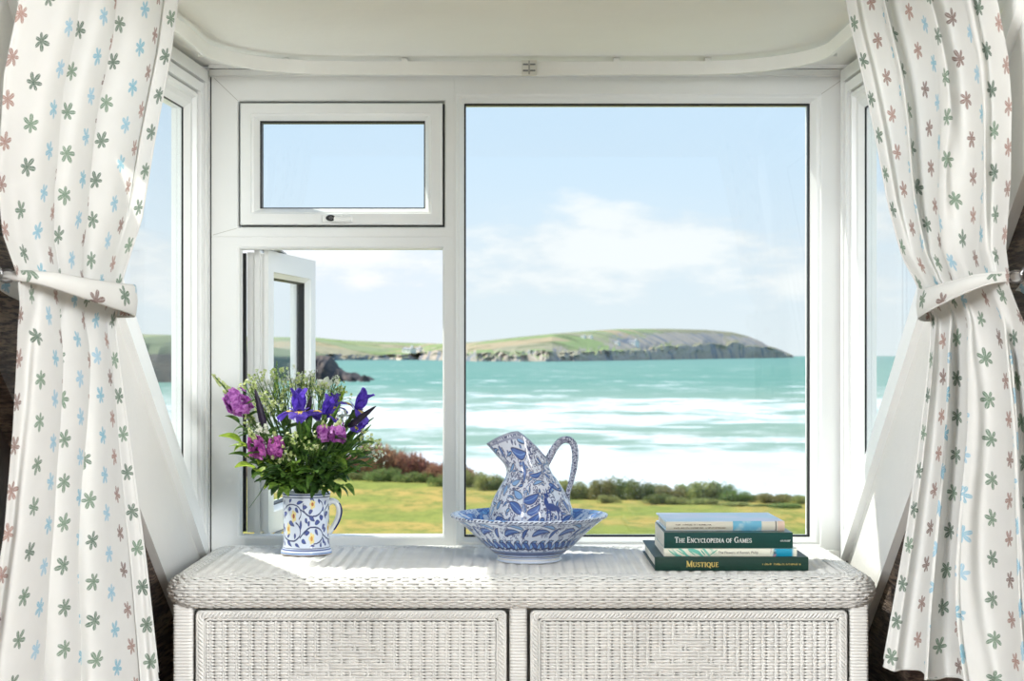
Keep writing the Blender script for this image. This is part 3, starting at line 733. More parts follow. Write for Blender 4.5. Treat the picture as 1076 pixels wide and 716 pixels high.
def lettering(name, text, x, z, y, h, m, small=.74, parent=None, bold=1.0):
    """small caps: first letter of each word tall; laid on the plane Y = y"""
    mb = MB(); cx = x; first = True; dd = .0004
    for c_ in text:
        if c_ == ' ': cx += h*.34; first = True; continue
        up_ = c_.isupper(); hh = h if (up_) else h*small
        G, w = glyph(c_.upper())
        for s_ in G:
            if s_[0] == 'l':
                _, a, b_, c2, d2, wd = s_; p, q = Vector((a, b_)), Vector((c2, d2)); dr = (q-p).normalized(); nn = Vector((-dr.y, dr.x))*wd*bold/2
                V = [p-nn, q-nn, q+nn, p+nn]
                mb.add([(cx+v.x*hh, y-dd, z+v.y*hh) for v in V] + [(cx+v.x*hh, y+dd, z+v.y*hh) for v in V], [(0, 1, 2, 3), (7, 6, 5, 4), (0, 4, 5, 1), (1, 5, 6, 2), (2, 6, 7, 3), (3, 7, 4, 0)])
            else:
                _, ax, ay, rx, ry, a0, a1, w0, w1 = s_; n_ = 20; R = []
                for k in range(n_+1):
                    a = math.radians(a0 + (a1-a0)*k/n_)
                    wd = (w1*abs(math.cos(a)) + w0*(1-abs(math.cos(a))))*bold if w1 > w0 else (w0*abs(math.cos(a)) + w1*(1-abs(math.cos(a))))*bold
                    c1, s1 = math.cos(a), math.sin(a)
                    o1 = (ax + (rx+wd/2)*c1, ay + (ry+wd/2)*s1); i1 = (ax + (rx-wd/2)*c1, ay + (ry-wd/2)*s1)
                    R.append([(cx+i1[0]*hh, y-dd, z+i1[1]*hh), (cx+o1[0]*hh, y-dd, z+o1[1]*hh)])
                mb.grid(np.array(R))
        cx += w*hh + h*.05; first = False
    o = mb.build(name, m)
    if parent is not None: o.parent = parent
    return o, cx - x

# ------------------------------------------------------------------ books
def flat(name, col, rough=.45, **k): return mat(name, col, rough, .05, 12, **k)
M['pages'] = None
def pages_mat():
    m = bpy.data.materials.new('page_edges'); m.use_nodes = True; t = NT(m); b = t.N['Principled BSDF']
    o = t.sep(t.obj()); w = t.noise(1, t.comb(0, 0, t.m('MULTIPLY', o[2], 2500)), 2)
    t.L.new(t.mix(w, srgb(238, 234, 220), srgb(196, 192, 178)), b.inputs['Base Color']); b.inputs['Roughness'].default_value = .8; return m
M['pages'] = pages_mat()
M['green_cover'] = flat('dark_green_cloth', srgb(6, 54, 42), .5, bump=.05, bscale=600)
M['teal_cover'] = flat('bottle_green_jacket', srgb(4, 66, 60), .3)
def book(name, x0, x1, y0, depth, z0, t, cover, spine, label, hard=True, rz=0, topm=None, spine_round=.002):
    r = empty(name, (x0, y0, z0), rz, label=label, cat='book')
    w = x1-x0; bt = .0028 if hard else .0007; ov = .004 if hard else .0003
    cv = MB(); cv.bbox(0, 0, 0, w, depth, bt, min(.001, bt*.4)); cv.bbox(0, 0, t-bt, w, depth, t, min(.001, bt*.4)); o = cv.build('cover', topm or cover, r)
    sp = MB(); rows = []
    for i in range(9):
        a = i/8; z = t*a; yb = -spine_round*math.sin(PI*a) - .0002
        rows.append([(0, .004, z), (0, yb, z), (w*.33, yb, z), (w*.66, yb, z), (w, yb, z), (w, .004, z)])
    sp.grid(np.array(rows)); 
    sp.add([(0, .004, 0), (w, .004, 0), (w, .004, t), (0, .004, t)], [(0, 1, 2, 3)])
    o = sp.build('spine', spine, r)
    pg = MB(); pg.box(ov, .003, bt, w-ov, depth-ov, t-bt); pg.build('page_block', M['pages'], r)
    return r
z = ZT + .0003
white = flat('white_ink', (.85, .86, .83, 1)); gold = flat('gold_ink', srgb(222, 196, 112), .35)
b1 = book('book', .247, .5125, 2.963, .272, z, .0232, M['green_cover'], M['green_cover'], 'large dark green hardback lettered MUSTIQUE, bottom of the stack')
lettering('title_lettering', 'Mustique', (721-688)/F*2.963, (.0232-.0104)/2, -.0028, .0104, gold, .78, b1, 1.25)
def ticks(name, x0, x1, z0, y, h, m, parent, seed=1, dens=.0016):
    rr = random.Random(seed); mb = MB(); x = x0
    while x < x1:
        w = dens*rr.uniform(.5, 1.0)
        if rr.random() > .14: 
            hh = h*rr.uniform(.7, 1)
            mb.box(x, y-.0003, z0, x+w*.4, y+.0003, z0+hh); mb.box(x, y-.0003, z0+hh*rr.choice((0, .45, .8)), x+w, y+.0003, z0+hh*rr.choice((.2, .65, 1)))
        x += dens*1.1
    o = mb.build(name, m); o.parent = parent; return o
ticks('author_lettering', (801-688)/F*2.963, (841-688)/F*2.963, .0095, -.0026, .0036, gold, b1, 3)
z += .0234

def spine2():
    m = bpy.data.materials.new('white_botanical_spine'); m.use_nodes = True; t = NT(m); b = t.N['Principled BSDF']
    o = t.sep(t.obj()); X = t.m('DIVIDE', o[0], .23); Z = o[2]
    wv = t.new('ShaderNodeTexWave'); wv.inputs['Scale'].default_value = 28; wv.inputs['Distortion'].default_value = 6
    mp = t.new('ShaderNodeMapping'); mp.inputs['Rotation'].default_value = (0, .9, 0); t.L.new(t.obj(), mp.inputs[0]); t.L.new(mp.outputs[0], wv.inputs[0])
    left = t.m('MULTIPLY', t.m('MULTIPLY', t.sm(X, .04, .1), t.sm(X, .42, .30)), t.sm(wv.outputs[1], .55, .7))
    c = t.mix(left, srgb(232, 232, 214), srgb(110, 190, 172))
    nz = t.noise(90, t.obj(), 3)
    right = t.m('MULTIPLY', t.sm(t.m('ADD', X, t.m('MULTIPLY', nz, .10)), .86, .88), t.sm(X, .985, .96))
    c = t.mix(right, c, srgb(30, 150, 185))
    pk = t.m('MULTIPLY', t.sm(nz, .5, .55), t.m('MULTIPLY', t.sm(X, .80, .82), t.sm(X, .86, .85)))
    c = t.mix(pk, c, srgb(226, 150, 150))
    t.L.new(c, b.inputs['Base Color']); b.inputs['Roughness'].default_value = .35; return m
wm = flat('white_card', srgb(226, 230, 220), .4)
b2 = book('book', .2635, .4940, 2.972, .195, z, .0135, wm, spine2(), 'white paperback with teal leaf pattern on its spine, between two green books', False, rz=0)
tx = bpy.data.curves.new('spine_title', 'FONT'); tx.body = 'The Flowers of Roman, Philip'; tx.size = .0058; tx.extrude = .0002
_t = bpy.data.objects.new('tmp', tx); C.objects.link(_t); bpy.context.view_layer.update()
_me = bpy.data.meshes.new_from_object(_t.evaluated_get(bpy.context.evaluated_depsgraph_get())); bpy.data.objects.remove(_t)
o = bpy.data.objects.new('title_lettering', _me); C.objects.link(o); o.parent = b2; _me.materials.clear(); o.location = ((755-698)/F*2.972, -.0024, .0050); o.rotation_euler = (PI/2, 0, 0); _me.materials.append(flat('dark_ink', (.06, .05, .06, 1)))
ticks('publisher_mark', (810-698)/F*2.972, (817-698)/F*2.972, .0045, -.0023, .005, flat('grey_ink', (.12, .1, .1, 1)), b2, 5)
lf = MB()
for k, (px_, w_, a_) in enumerate(((706, .012, -.6), (716, .018, -.7), (727, .014, -.8), (739, .008, -.5), (750, .014, .7))):
    cx_ = (px_-698)/F*2.972; n_ = 10
    R = []
    for i in range(n_+1):
        s_ = i/n_; hw = .0016*math.sin(PI*s_)+.0001; x_ = cx_ + (s_-.5)*w_; z_ = .0068 + (s_-.5)*.0105*(1 if a_ > 0 else -1)
        R.append([(x_-hw, -.0022, z_), (x_+hw, -.0022, z_)])
    lf.grid(np.array(R))
lf.build('printed_leaf', flat('print_green', srgb(96, 176, 150)), b2)
z += .0137
b3 = book('book', .2644, .4876, 2.976, .192, z, .0272, M['teal_cover'], M['teal_cover'], 'dark green book lettered THE ENCYCLOPEDIA OF GAMES, third up in the stack', False, rz=0, spine_round=.001)
o, wd = lettering('title_lettering', 'The Encyclopedia of Games', (709-698)/F*2.976, .0098, -.0013, .0098, white, .76, b3, 1.25)
o.scale.x = ((790-709)/F*2.976)/wd; o.location.x = (709-698)/F*2.976*(1-o.scale.x)
ticks('author_lettering', (820-698)/F*2.976, (830-698)/F*2.976, .0115, -.0012, .0036, white, b3, 8)
z += .0274

def spine4():
    m = bpy.data.materials.new('pale_blue_jacket'); m.use_nodes = True; t = NT(m); b = t.N['Principled BSDF']
    o = t.sep(t.obj()); X = t.m('DIVIDE', o[0], .21)
    nz = t.noise(45, t.obj(), 3)
    c = t.mix(t.sm(o[1], -.001, .0, ), srgb(216, 212, 196), t.mix(t.sm(t.noise(9, t.obj(), 3), .3, .7), srgb(176, 214, 236), srgb(214, 218, 240)))
    top = t.sm(o[1], .002, .006)
    pan = t.m('MULTIPLY', t.m('MULTIPLY', t.m('GREATER_THAN', X, .56), t.m('LESS_THAN', X, .80)), t.m('SUBTRACT', 1.0, top))
    c = t.mix(pan, c, t.mix(t.sm(nz, .4, .6), srgb(110, 178, 206), srgb(178, 206, 214)))
    en = t.m('MULTIPLY', t.m('GREATER_THAN', X, .935), t.m('SUBTRACT', 1.0, top)); c = t.mix(en, c, srgb(222, 196, 178))
    ed = t.m('MULTIPLY', t.m('MULTIPLY', t.m('GREATER_THAN', X, .915), t.m('LESS_THAN', X, .925)), t.m('SUBTRACT', 1.0, top)); c = t.mix(ed, c, srgb(120, 116, 110))
    t.L.new(c, b.inputs['Base Color']); b.inputs['Roughness'].default_value = .28; return m
s4 = spine4()
b4 = book('book', .2700, .4785, 3.004, .166, z, .0166, s4, s4, 'pale blue and cream book lying on top of the stack', True, rz=math.radians(1.2), spine_round=.003)
ticks('title_lettering', (710-700)/F*3.0, (748-700)/F*3.0, .0096, -.0032, .0026, flat('brown_ink', srgb(110, 92, 74)), b4, 11)
ticks('author_lettering', (708-700)/F*3.0, (762-700)/F*3.0, .0042, -.0032, .0026, flat('ochre_ink', srgb(130, 104, 80)), b4, 12)
# ------------------------------------------------------------------ hand painting on glazed pottery
class Canvas:
    """colours of a glazed surface, nv x nu points"""
    def __init__(s, nu, nv, bg): s.nu, s.nv = nu, nv; s.a = np.tile(np.array(bg[:3]), (nv, nu, 1))
    def region(s, cx, cy, R):
        x0, x1 = int(cx-R), int(cx+R)+1; y0, y1 = max(0, int(cy-R)), min(s.nv, int(cy+R)+1)
        if y1 <= y0: return None
        ix = np.arange(x0, x1); iy = np.arange(y0, y1); X, Y = np.meshgrid(ix, iy)
        return X - cx, Y - cy, np.mod(X, s.nu), Y
    def dab(s, cx, cy, rx, ry, ang, col, alpha=1):
        r = s.region(cx, cy, max(rx, ry)+1)
        if r is None: return
        X, Y, I, J = r; c_, s_ = math.cos(ang), math.sin(ang); x = X*c_ + Y*s_; y = -X*s_ + Y*c_
        k = np.clip((1 - np.sqrt((x/rx)**2 + (y/ry)**2))*min(rx, ry)+.5, 0, 1)*alpha
        s.a[J, I] = s.a[J, I]*(1-k[..., None]) + np.array(col[:3])*k[..., None]
    def line(s, pts, w, col, alpha=1):
        for (x0, y0), (x1, y1) in zip(pts[:-1], pts[1:]):
            n = max(1, int(math.hypot(x1-x0, y1-y0)/max(.7, w*.5)))
            for i in range(n): s.dab(x0 + (x1-x0)*i/n, y0 + (y1-y0)*i/n, w, w, 0, col, alpha)
    def leaf(s, x0, y0, x1, y1, w, fill, edge, bend=.15, ew=1.3, vein=None):
        L = math.hypot(x1-x0, y1-y0); cx, cy = (x0+x1)/2, (y0+y1)/2
        r = s.region(cx, cy, L*.75 + w + 3)
        if r is None or L < 1: return
        X, Y, I, J = r; dx, dy = (x1-x0)/L, (y1-y0)/L
        t = (X*dx + Y*dy)/L + .5; n = (-X*dy + Y*dx) - .55*bend*L*(.25-(t-.5)**2)*4*.5
        tt = np.clip(t, 0, 1); hw = w*np.sin(PI*tt**.75)**.8*(t > 0)*(t < 1)
        d = hw - np.abs(n)
        k = np.clip(d+.5, 0, 1)*(hw > 0)
        e = np.clip(1 - (d-ew)*.8, 0, 1)
        c = np.array(fill[:3])*(1-e[..., None]) + np.array(edge[:3])*e[..., None]
        if vein is not None:
            v = np.clip(1.2-np.abs(n), 0, 1)*(tt > .1)*(tt < .85); c = c*(1-v[..., None]) + np.array(vein[:3])*v[..., None]
        s.a[J, I] = s.a[J, I]*(1-k[..., None]) + c*k[..., None]
    def curl(s, x, y, r, w, col, rr):
        a0 = rr.uniform(0, 6.28); sg = rr.choice((-1, 1)); n = 12
        s.line([(x + r*(1-k/n*.8)*math.cos(a0+sg*k*.5), y + r*(1-k/n*.8)*math.sin(a0+sg*k*.5)) for k in range(n)], w, col)
    def band(s, y0, y1, col): s.a[max(0, int(y0)):int(y1)] = np.array(col[:3])
WH, BL, LB, NV = srgb(226, 231, 242), srgb(62, 98, 172), srgb(130, 172, 222), srgb(30, 40, 92)

def lathe_grid(mb, ring, nu, vs):
    """ring(v) -> function of angle; front (towards the room) is the middle of the canvas"""
    a = -PI/2 + (np.arange(nu)/nu - .5)*2*PI
    mb.grid(np.array([ring(v, a) for v in vs]), closed_u=True)

def catmull(keys, n):
    K = np.array(keys, float); out = []
    for i in range(n):
        t = i/(n-1)*(len(K)-1); j = min(int(t), len(K)-2); f_ = t-j
        p0, p1, p2, p3 = K[max(j-1, 0)], K[j], K[j+1], K[min(j+2, len(K)-1)]
        out.append(.5*((2*p1) + (p2-p0)*f_ + (2*p0-5*p1+4*p2-p3)*f_**2 + (3*p1-3*p2+p3-p0)*f_**3))
    return np.array(out)

# --- jug
YJ = 3.115; SJ = F/YJ
JX = (557-538)/SJ
keys = [(545, 569, 582, 582, 582, 12), (534, 580, 582, 582, 582, 23), (526, 588, 574, 574, 574, 31), (517, 598, 561, 561, 561, 40), (513.5, 602, 547, 547, 547, 44), (515, 601, 534, 534, 534, 43), (520, 595, 521, 521, 520, 37.5), (527, 587, 509, 509, 507, 29),
        (532, 580, 499, 500, 497.5, 23), (530.5, 577.5, 490, 491, 492, 20.5), (521, 576.5, 478.5, 475, 488.5, 19), (511, 577.5, 467, 454.5, 485, 17)]
NVJ, NUJ = 360, 760
kk = catmull(keys, 330)
inner = [kk[-1] + np.array([1.2, -1.2, .2, .2, .2, -1.2])] + [kk[k_] + np.array([2.6, -2.6, 0, 0, 0, -2.6]) for k_ in range(325, 200, -5)]
KJ = np.array(list(kk) + inner)
def jring(k, a):
    xl, xr, zl, zm, zr_, ry = KJ[k]; c = np.cos(a)
    z = zm + (zr_-zl)/2*c + ((zl+zr_)/2-zm)*np.abs(c)**1.35
    x = (xl+xr)/2 + (xr-xl)/2*c
    return np.stack([(x-538)/SJ, YJ + ry/SJ*np.sin(a), EYE + (374-z)/SJ], -1)
nvj = len(KJ); CJ = Canvas(NUJ, nvj, srgb(222, 228, 240))
def JC(px, py):
    """picture position on the jug's front -> canvas"""
    j = int(np.argmin(np.abs(kk[:, 3] - py)))
    for _ in range(3):
        xl, xr, zl, zm, zr_, ry = kk[j]; c = max(-.97, min(.97, (px-(xl+xr)/2)/((xr-xl)/2)))
        zz = kk[:, 3] + (kk[:, 4]-kk[:, 2])/2*c + ((kk[:, 2]+kk[:, 4])/2-kk[:, 3])*abs(c)**1.35
        j = int(np.argmin(np.abs(zz - py)))
    return (math.asin(c)/(2*PI) + .5)*NUJ, j
rr = random.Random(4)
for _ in range(2200):
    CJ.curl(rr.uniform(0, NUJ), rr.uniform(0, 330), rr.uniform(3, 6.5), 1.1, srgb(52, 60, 112), rr)
for _ in range(150):   # painted leaves all round the body
    x = rr.uniform(0, NUJ); y = rr.uniform(60, 300); 
    if 230 < x < 530: continue
    a = rr.uniform(0, 6.28); L = rr.uniform(22, 46); CJ.leaf(x, y, x+L*math.cos(a), y+L*math.sin(a), rr.uniform(5, 9), rr.choice((BL, LB)), NV, rr.choice((-.3, .3)), 1.4, LB)
def JL(x0, y0, x1, y1, w, fill=BL, bend=.25, vein=LB):
    a, b = JC(x0, y0), JC(x1, y1); CJ.leaf(*a, *b, w*3.5+1, WH, WH, bend, 1); CJ.leaf(*a, *b, w*3.3, fill, NV, bend, 1.7, vein)
JQ = [(548, 479, 549, 508, 2.6, BL, .0), (537, 472, 553, 474, 3.2, BL, -.5), (524, 468, 533, 484, 2.0, BL, -.1), (514, 468, 521, 474, 1.6, BL, .1), (556, 498, 569, 494, 3, BL, -.5), (538, 507, 547, 503, 3, LB, -.3), (533, 509, 529, 520, 3, LB, .1),
          (549, 524, 566, 516, 3.4, BL, -.3), (549, 521, 540, 513, 3, LB, .2), (548, 537, 535, 525, 3.6, BL, -.2), (553, 536, 567, 526, 3.4, BL, -.6), (576, 508, 588, 516, 2.6, BL, .2), (590, 524, 598, 538, 2.4, BL, .1), (549, 556, 567, 535, 4.2, BL, -.15),
          (548, 556, 536, 545, 3.6, BL, .2), (521, 545, 529, 541, 3.6, BL, -.4), (522, 534, 527, 524, 2.6, LB, .2), (516, 541, 520, 530, 2.2, LB, 0), (588, 548, 600, 541, 2.6, BL, .2), (570, 548, 582, 556, 3, LB, .2), (526, 560, 540, 566, 3, BL, .2), (556, 566, 574, 562, 3, BL, -.2),
          (524, 551, 534, 556, 2.6, BL, .3), (560, 508, 571, 505, 2, LB, .3), (572, 497, 579, 504, 2, BL, 0), (540, 486, 535, 497, 1.6, LB, 0), (563, 480, 571, 490, 1.8, BL, .2), (543, 462, 552, 466, 1.6, LB, .1)]
rj = random.Random(21)
for _ in range(95):
    x = rj.uniform(516, 598); y = rj.uniform(472, 572); a_ = rj.uniform(0, 6.28); L_ = rj.uniform(4, 8)
    try: JL(x, y, x+L_*math.cos(a_), y+L_*math.sin(a_), rj.uniform(1.0, 1.7), rj.choice((BL, BL, LB)), rj.uniform(-.5, .5))
    except Exception: pass
for q in JQ: JL(*q)
stem = [JC(x, y) for x, y in ((549, 562), (548, 548), (549, 535), (550, 520), (553, 510), (560, 503))]; CJ.line(stem, 1.7, WH); CJ.line(stem, .9, BL)
# the small standing deer: body, neck, head, antlers, legs
B1 = srgb(38, 66, 140)
for (x, y, rx, ry, an) in ((579, 530.5, 6.6, 3.4, .15), (573.6, 526, 2.6, 5.2, -.1), (573.5, 518.5, 3.2, 1.9, .2), (585.5, 533, 3, 3, 0)):
    c = JC(x, y); CJ.dab(c[0], c[1], rx*2.8, ry*2.6, -an, B1)
for pts in (((574.5, 533), (574, 541), (573, 547)), ((577, 534), (578, 541), (577, 546)), ((585, 535), (586.5, 541), (585, 547)), ((588, 534), (590, 540), (589, 545)), ((574, 517), (573, 512)), ((576, 517), (578, 512), (581, 510))):
    CJ.line([JC(*p) for p in pts], 2.0, B1)
# dotted borders at the lip
CJ.band(318, 322, srgb(150, 156, 180)); CJ.band(326, 336, srgb(160, 166, 186))
for k in range(0, NUJ, 9): CJ.dab(k, 324, 2.2, 2.0, 0, srgb(84, 90, 128))
CJ.band(0, 6, srgb(200, 205, 215))
mb = MB(); lathe_grid(mb, lambda k, a: jring(k, a), NUJ, range(nvj))
jug = empty('jug', (JX, YJ, EYE + (374-582)/SJ), label='blue and white painted jug standing inside the wide matching basin', cat='jug')
def child(mb, name, m, par, smooth=True, **k):
    o = mb.build(name, m, smooth=smooth, **k); o.parent = par; o.matrix_parent_inverse = Matrix.Translation(-parent_world(par)); return o
child(mb, 'body', M['glaze'], jug, col=CJ.a.reshape(-1, 3))
def handle_mat():
    m = bpy.data.materials.new('scribbled_glaze'); m.use_nodes = True; t = NT(m); b = t.N['Principled BSDF']
    v = t.new('ShaderNodeTexVoronoi', feature='DISTANCE_TO_EDGE'); v.inputs['Scale'].default_value = 260; t.L.new(t.obj(), v.inputs['Vector'])
    n_ = t.noise(300, t.obj(), 2)
    c = t.mix(t.m('MULTIPLY', t.sm(v.outputs[0], .16, .06), t.sm(n_, .4, .5)), srgb(196, 202, 218), srgb(52, 56, 98)); t.L.new(c, b.inputs['Base Color']); b.inputs['Roughness'].default_value = .15; return m
M['scribble'] = handle_mat()
hp = catmull([(572, 492, 3.6), (577, 482, 3.9), (583, 471, 3.7), (589.5, 464, 3.6), (596.5, 462.5, 3.6), (602.5, 467.5, 3.7), (604.5, 479, 3.5), (603, 494, 3.1), (599.5, 509, 2.7), (596.5, 520, 2.6), (596, 530, 3.2)], 60)
mb = MB(); mb.tube([at(x, y, YJ) for x, y, r in hp], [r/SJ for x, y, r in hp], 14); child(mb, 'handle', M['scribble'], jug)
# --- basin
BX = (556-538)/SJ
pb = [(30, 588.6), (33.5, 589), (34, 587), (32.5, 584.5), (38, 580), (48, 572), (58, 562), (68, 553), (76.5, 546.5), (81.5, 543), (82.3, 541.3), (81, 540.2), (74, 543.5), (64, 551), (52, 562), (40, 574), (26, 581.5), (10, 583), (.3, 583)]
pbd = catmull(pb, 330); nvb = len(pbd); NUB = 1100
CB = Canvas(NUB, nvb, srgb(214, 224, 240))
rr = random.Random(9)
# rows: foot 0..~70, outer wall 70..165, rim 165..190, inside 190..330
for _ in range(900): CB.curl(rr.uniform(0, NUB), rr.uniform(72, 165), rr.uniform(3, 6), .8, srgb(84, 100, 150), rr)
for k in range(40):
    x = k*NUB/40; 
    CB.leaf(x, 88, x+24, 108, 7, LB, NV, .4, 1.5); CB.leaf(x+27, 88, x+4, 104, 6, BL, NV, -.4, 1.5)
for k in range(14):
    x = k*NUB/14 + 6; CB.leaf(x, 118, x+50, 126, 8, BL, NV, .55, 1.6, LB); CB.leaf(x+58, 134, x+18, 148, 6, LB, NV, -.4, 1.4); CB.leaf(x+52, 112, x+72, 140, 5, BL, NV, .3, 1.4)
CB.line([(k*5, 88 + 4*abs(math.sin(k*.11*PI))) for k in range(NUB//5+1)], 1.2, NV)
CB.band(62, 66, NV); CB.band(70, 84, srgb(120, 140, 185)); CB.band(76, 79, NV); CB.band(40, 52, srgb(226, 226, 222)); CB.band(54, 57, BL)
CB.band(154, 157, srgb(70, 90, 150))
for k in range(0, NUB, 11): CB.leaf(k, 163, k+7, 186, 3.2, NV, NV, 0, 1)
for _ in range(700): 
    x = rr.uniform(0, NUB); y = rr.uniform(196, 300); CB.curl(x, y, rr.uniform(4, 7), .9, srgb(70, 110, 180), rr)
for _ in range(210):
    x = rr.uniform(0, NUB); y = rr.uniform(196, 290); a = rr.uniform(0, 6.28); L = rr.uniform(22, 50); CB.leaf(x, y, x+L*math.cos(a), y+L*math.sin(a)*.7, rr.uniform(5, 10), rr.choice((srgb(60, 120, 200), srgb(110, 170, 225), BL)), srgb(40, 70, 150), rr.uniform(-.4, .4), 1.4, LB)
def bring(k, a):
    r, z = pbd[k]; w = 1 + (.006*np.cos(a*38) if 160 < k < 205 else 0*a)
    return np.stack([BX + r/SJ*np.cos(a)*w, YJ + r/SJ*np.sin(a)*w, EYE + (374-z)/SJ + 0*a], -1)
mb = MB(); lathe_grid(mb, bring, NUB, range(nvb))
basin = empty('basin', (BX, YJ, ZT), label='wide blue and white painted basin with rope edge on the chest', cat='basin')
child(mb, 'bowl', M['glaze'], basin, col=CB.a.reshape(-1, 3))
fb = MB(); fb.lathe([(0, (374-587.5)/SJ), (29.8/SJ, (374-587.5)/SJ), (30.2/SJ, (374-588.7)/SJ)], (BX, YJ, EYE), 64); child(fb, 'foot_underside', mat('bare_clay', srgb(190, 150, 110), .8), basin)

# --- mug vase
YM = 3.22; SM = F/YM; MX = (322-538)/SM
pm = [(24, 581.2), (26.4, 581.6), (27, 579.5), (26.3, 577), (25, 574.5), (24.3, 571), (24.1, 560), (24.1, 548), (24.2, 536), (24.6, 526), (25.2, 519.5), (25.3, 517.6), (24.6, 516.8), (23.6, 517.8), (22.8, 526), (22.5, 550), (22.3, 570), (12, 576), (.3, 576)]
pmd = catmull(pm, 420); nvm = len(pmd); NUM = 640
CMg = Canvas(NUM, nvm, srgb(220, 228, 242))
def MC(zx, zy):
    """position on the front of the mug (in the close-up's own units, 8 per picture pixel)"""
    px, py = 285 + zx/7.95, 505 + zy/7.95 - 1.0
    j = int(np.argmin(np.abs(pmd[:260, 1] - py))); c = max(-.985, min(.985, (px-322)/24.5)); return (math.asin(c)/(2*PI) + .5)*NUM, j
MB1, MB2 = srgb(66, 82, 150), srgb(36, 48, 104)
def vine(cx, cy, R, a0, a1, n=26, shrink=.0): CMg.line([MC(cx + R*(1-shrink*k/n)*math.cos(math.radians(a0+(a1-a0)*k/n)), cy + R*(1-shrink*k/n)*math.sin(math.radians(a0+(a1-a0)*k/n))) for k in range(n+1)], 1.5, MB2)
for rep in (0, 1, 2):
    base_shift = rep*NUM//3
    C0 = CMg
    old = MC
    def MC(zx, zy, o=old, sft=base_shift):
        x, y = o(zx, zy); return x+sft, y
    vine(200, 270, 82, 150, 400, shrink=.15); vine(370, 215, 82, 200, -50, shrink=.1); vine(185, 420, 84, -60, 170, shrink=.1); vine(375, 455, 78, -170, 90, shrink=.15)
    CMg.line([MC(262, 470), MC(300, 420), MC(340, 385)], 1.5, MB2); CMg.line([MC(270, 235), MC(320, 275), MC(380, 330)], 1.5, MB2)
    for (x0, y0, x1, y1) in ((170, 175, 195, 150), (235, 188, 292, 170), (285, 222, 325, 215), (335, 265, 370, 245), (345, 145, 380, 165), (160, 240, 190, 230), (125, 285, 150, 270), (220, 225, 250, 262), (340, 300, 385, 335), (305, 310, 325, 350), (330, 370, 345, 335),
                             (270, 325, 262, 415), (165, 345, 215, 375), (385, 355, 425, 340), (305, 440, 345, 425), (385, 405, 410, 450), (275, 495, 315, 515), (220, 430, 215, 480), (150, 465, 175, 440), (115, 420, 130, 400), (220, 520, 262, 548), (150, 500, 195, 545), (345, 545, 385, 535),
                             (430, 550, 432, 500), (455, 520, 445, 470), (440, 400, 460, 365), (420, 295, 445, 320), (410, 150, 420, 190), (450, 220, 440, 250), (120, 200, 130, 165), (105, 320, 115, 300), (460, 300, 470, 260), (130, 540, 120, 500)):
        CMg.leaf(*MC(x0, y0), *MC(x1, y1), 5.2, MB1, MB2, .2, 1)
    for (x, y, cc) in ((208, 293, srgb(170, 84, 48)), (366, 190, srgb(190, 110, 50)), (160, 400, srgb(214, 150, 60)), (360, 478, srgb(214, 150, 60))):
        c = MC(x, y)
        for q in range(5): CMg.dab(c[0]+8*math.cos(q*1.256+.6), c[1]+8*math.sin(q*1.256+.6), 5.6, 5, 0, srgb(240, 222, 150))
        CMg.dab(c[0], c[1], 5.5, 5, 0, cc)
    MC = old
jt = lambda py: int(np.argmin(np.abs(pmd[:260, 1]-py)))
CMg.band(jt(576.8), jt(575.4), MB1); CMg.band(jt(580.2), jt(578.8), srgb(90, 130, 190)); CMg.band(jt(574.6), jt(573.9), MB2); CMg.band(jt(581.4), jt(580.8), srgb(120, 80, 50))
CMg.band(jt(521.6), jt(520.8), MB2); CMg.band(jt(519.3), jt(517.8), srgb(60, 80, 130))
def mring(k, a):
    r, z = pmd[k]; return np.stack([MX + r/SM*np.cos(a), YM + r/SM*np.sin(a), EYE + (374-z)/SM + 0*a], -1)
mb = MB(); lathe_grid(mb, mring, NUM, range(nvm))
mug = empty('mug', (MX, YM, ZT), label='white mug painted with blue vines and yellow flowers, used as a vase', cat='mug')
child(mb, 'body', M['glaze'], mug, col=CMg.a.reshape(-1, 3))
hp = catmull([(344.5, 529, 3.4), (349, 526.5, 3.2), (354, 529, 3.0), (356.3, 536, 2.9), (354.6, 545, 2.8), (350.5, 553, 2.8), (345.2, 560, 3.2)], 40)
mb = MB(); mb.tube([at(x, y, YM) for x, y, r in hp], [r/SM for x, y, r in hp], 14, flat=1.5)
hd = child(mb, 'handle', mat('white_glaze', srgb(232, 236, 238), .15), mug)
mb = MB(); mb.tube([at(x+2.6, y+.6, YM-.004) for x, y, r in hp[12:36]], [1.0/SM]*24, 8); child(mb, 'blue_stripe', mat('navy_glaze', MB2, .2), mug)
# the bottom of a pot at z slightly above the cane
dz = ZT - (EYE + (374-581.6)/SM); 
mug.location.z += 0
for ob, bottom in ((mug, EYE + (374-581.7)/SM), (basin, EYE + (374-589)/SJ)):
    for c_ in ob.children: c_.matrix_parent_inverse = Matrix.Translation(Vector((0, 0, ZT+.0002-bottom))) @ c_.matrix_parent_inverse
for c_ in jug.children: c_.matrix_parent_inverse = Matrix.Translation(Vector((0, 0, ZT+.0002-(EYE + (374-589)/SJ)+.0004))) @ c_.matrix_parent_inverse

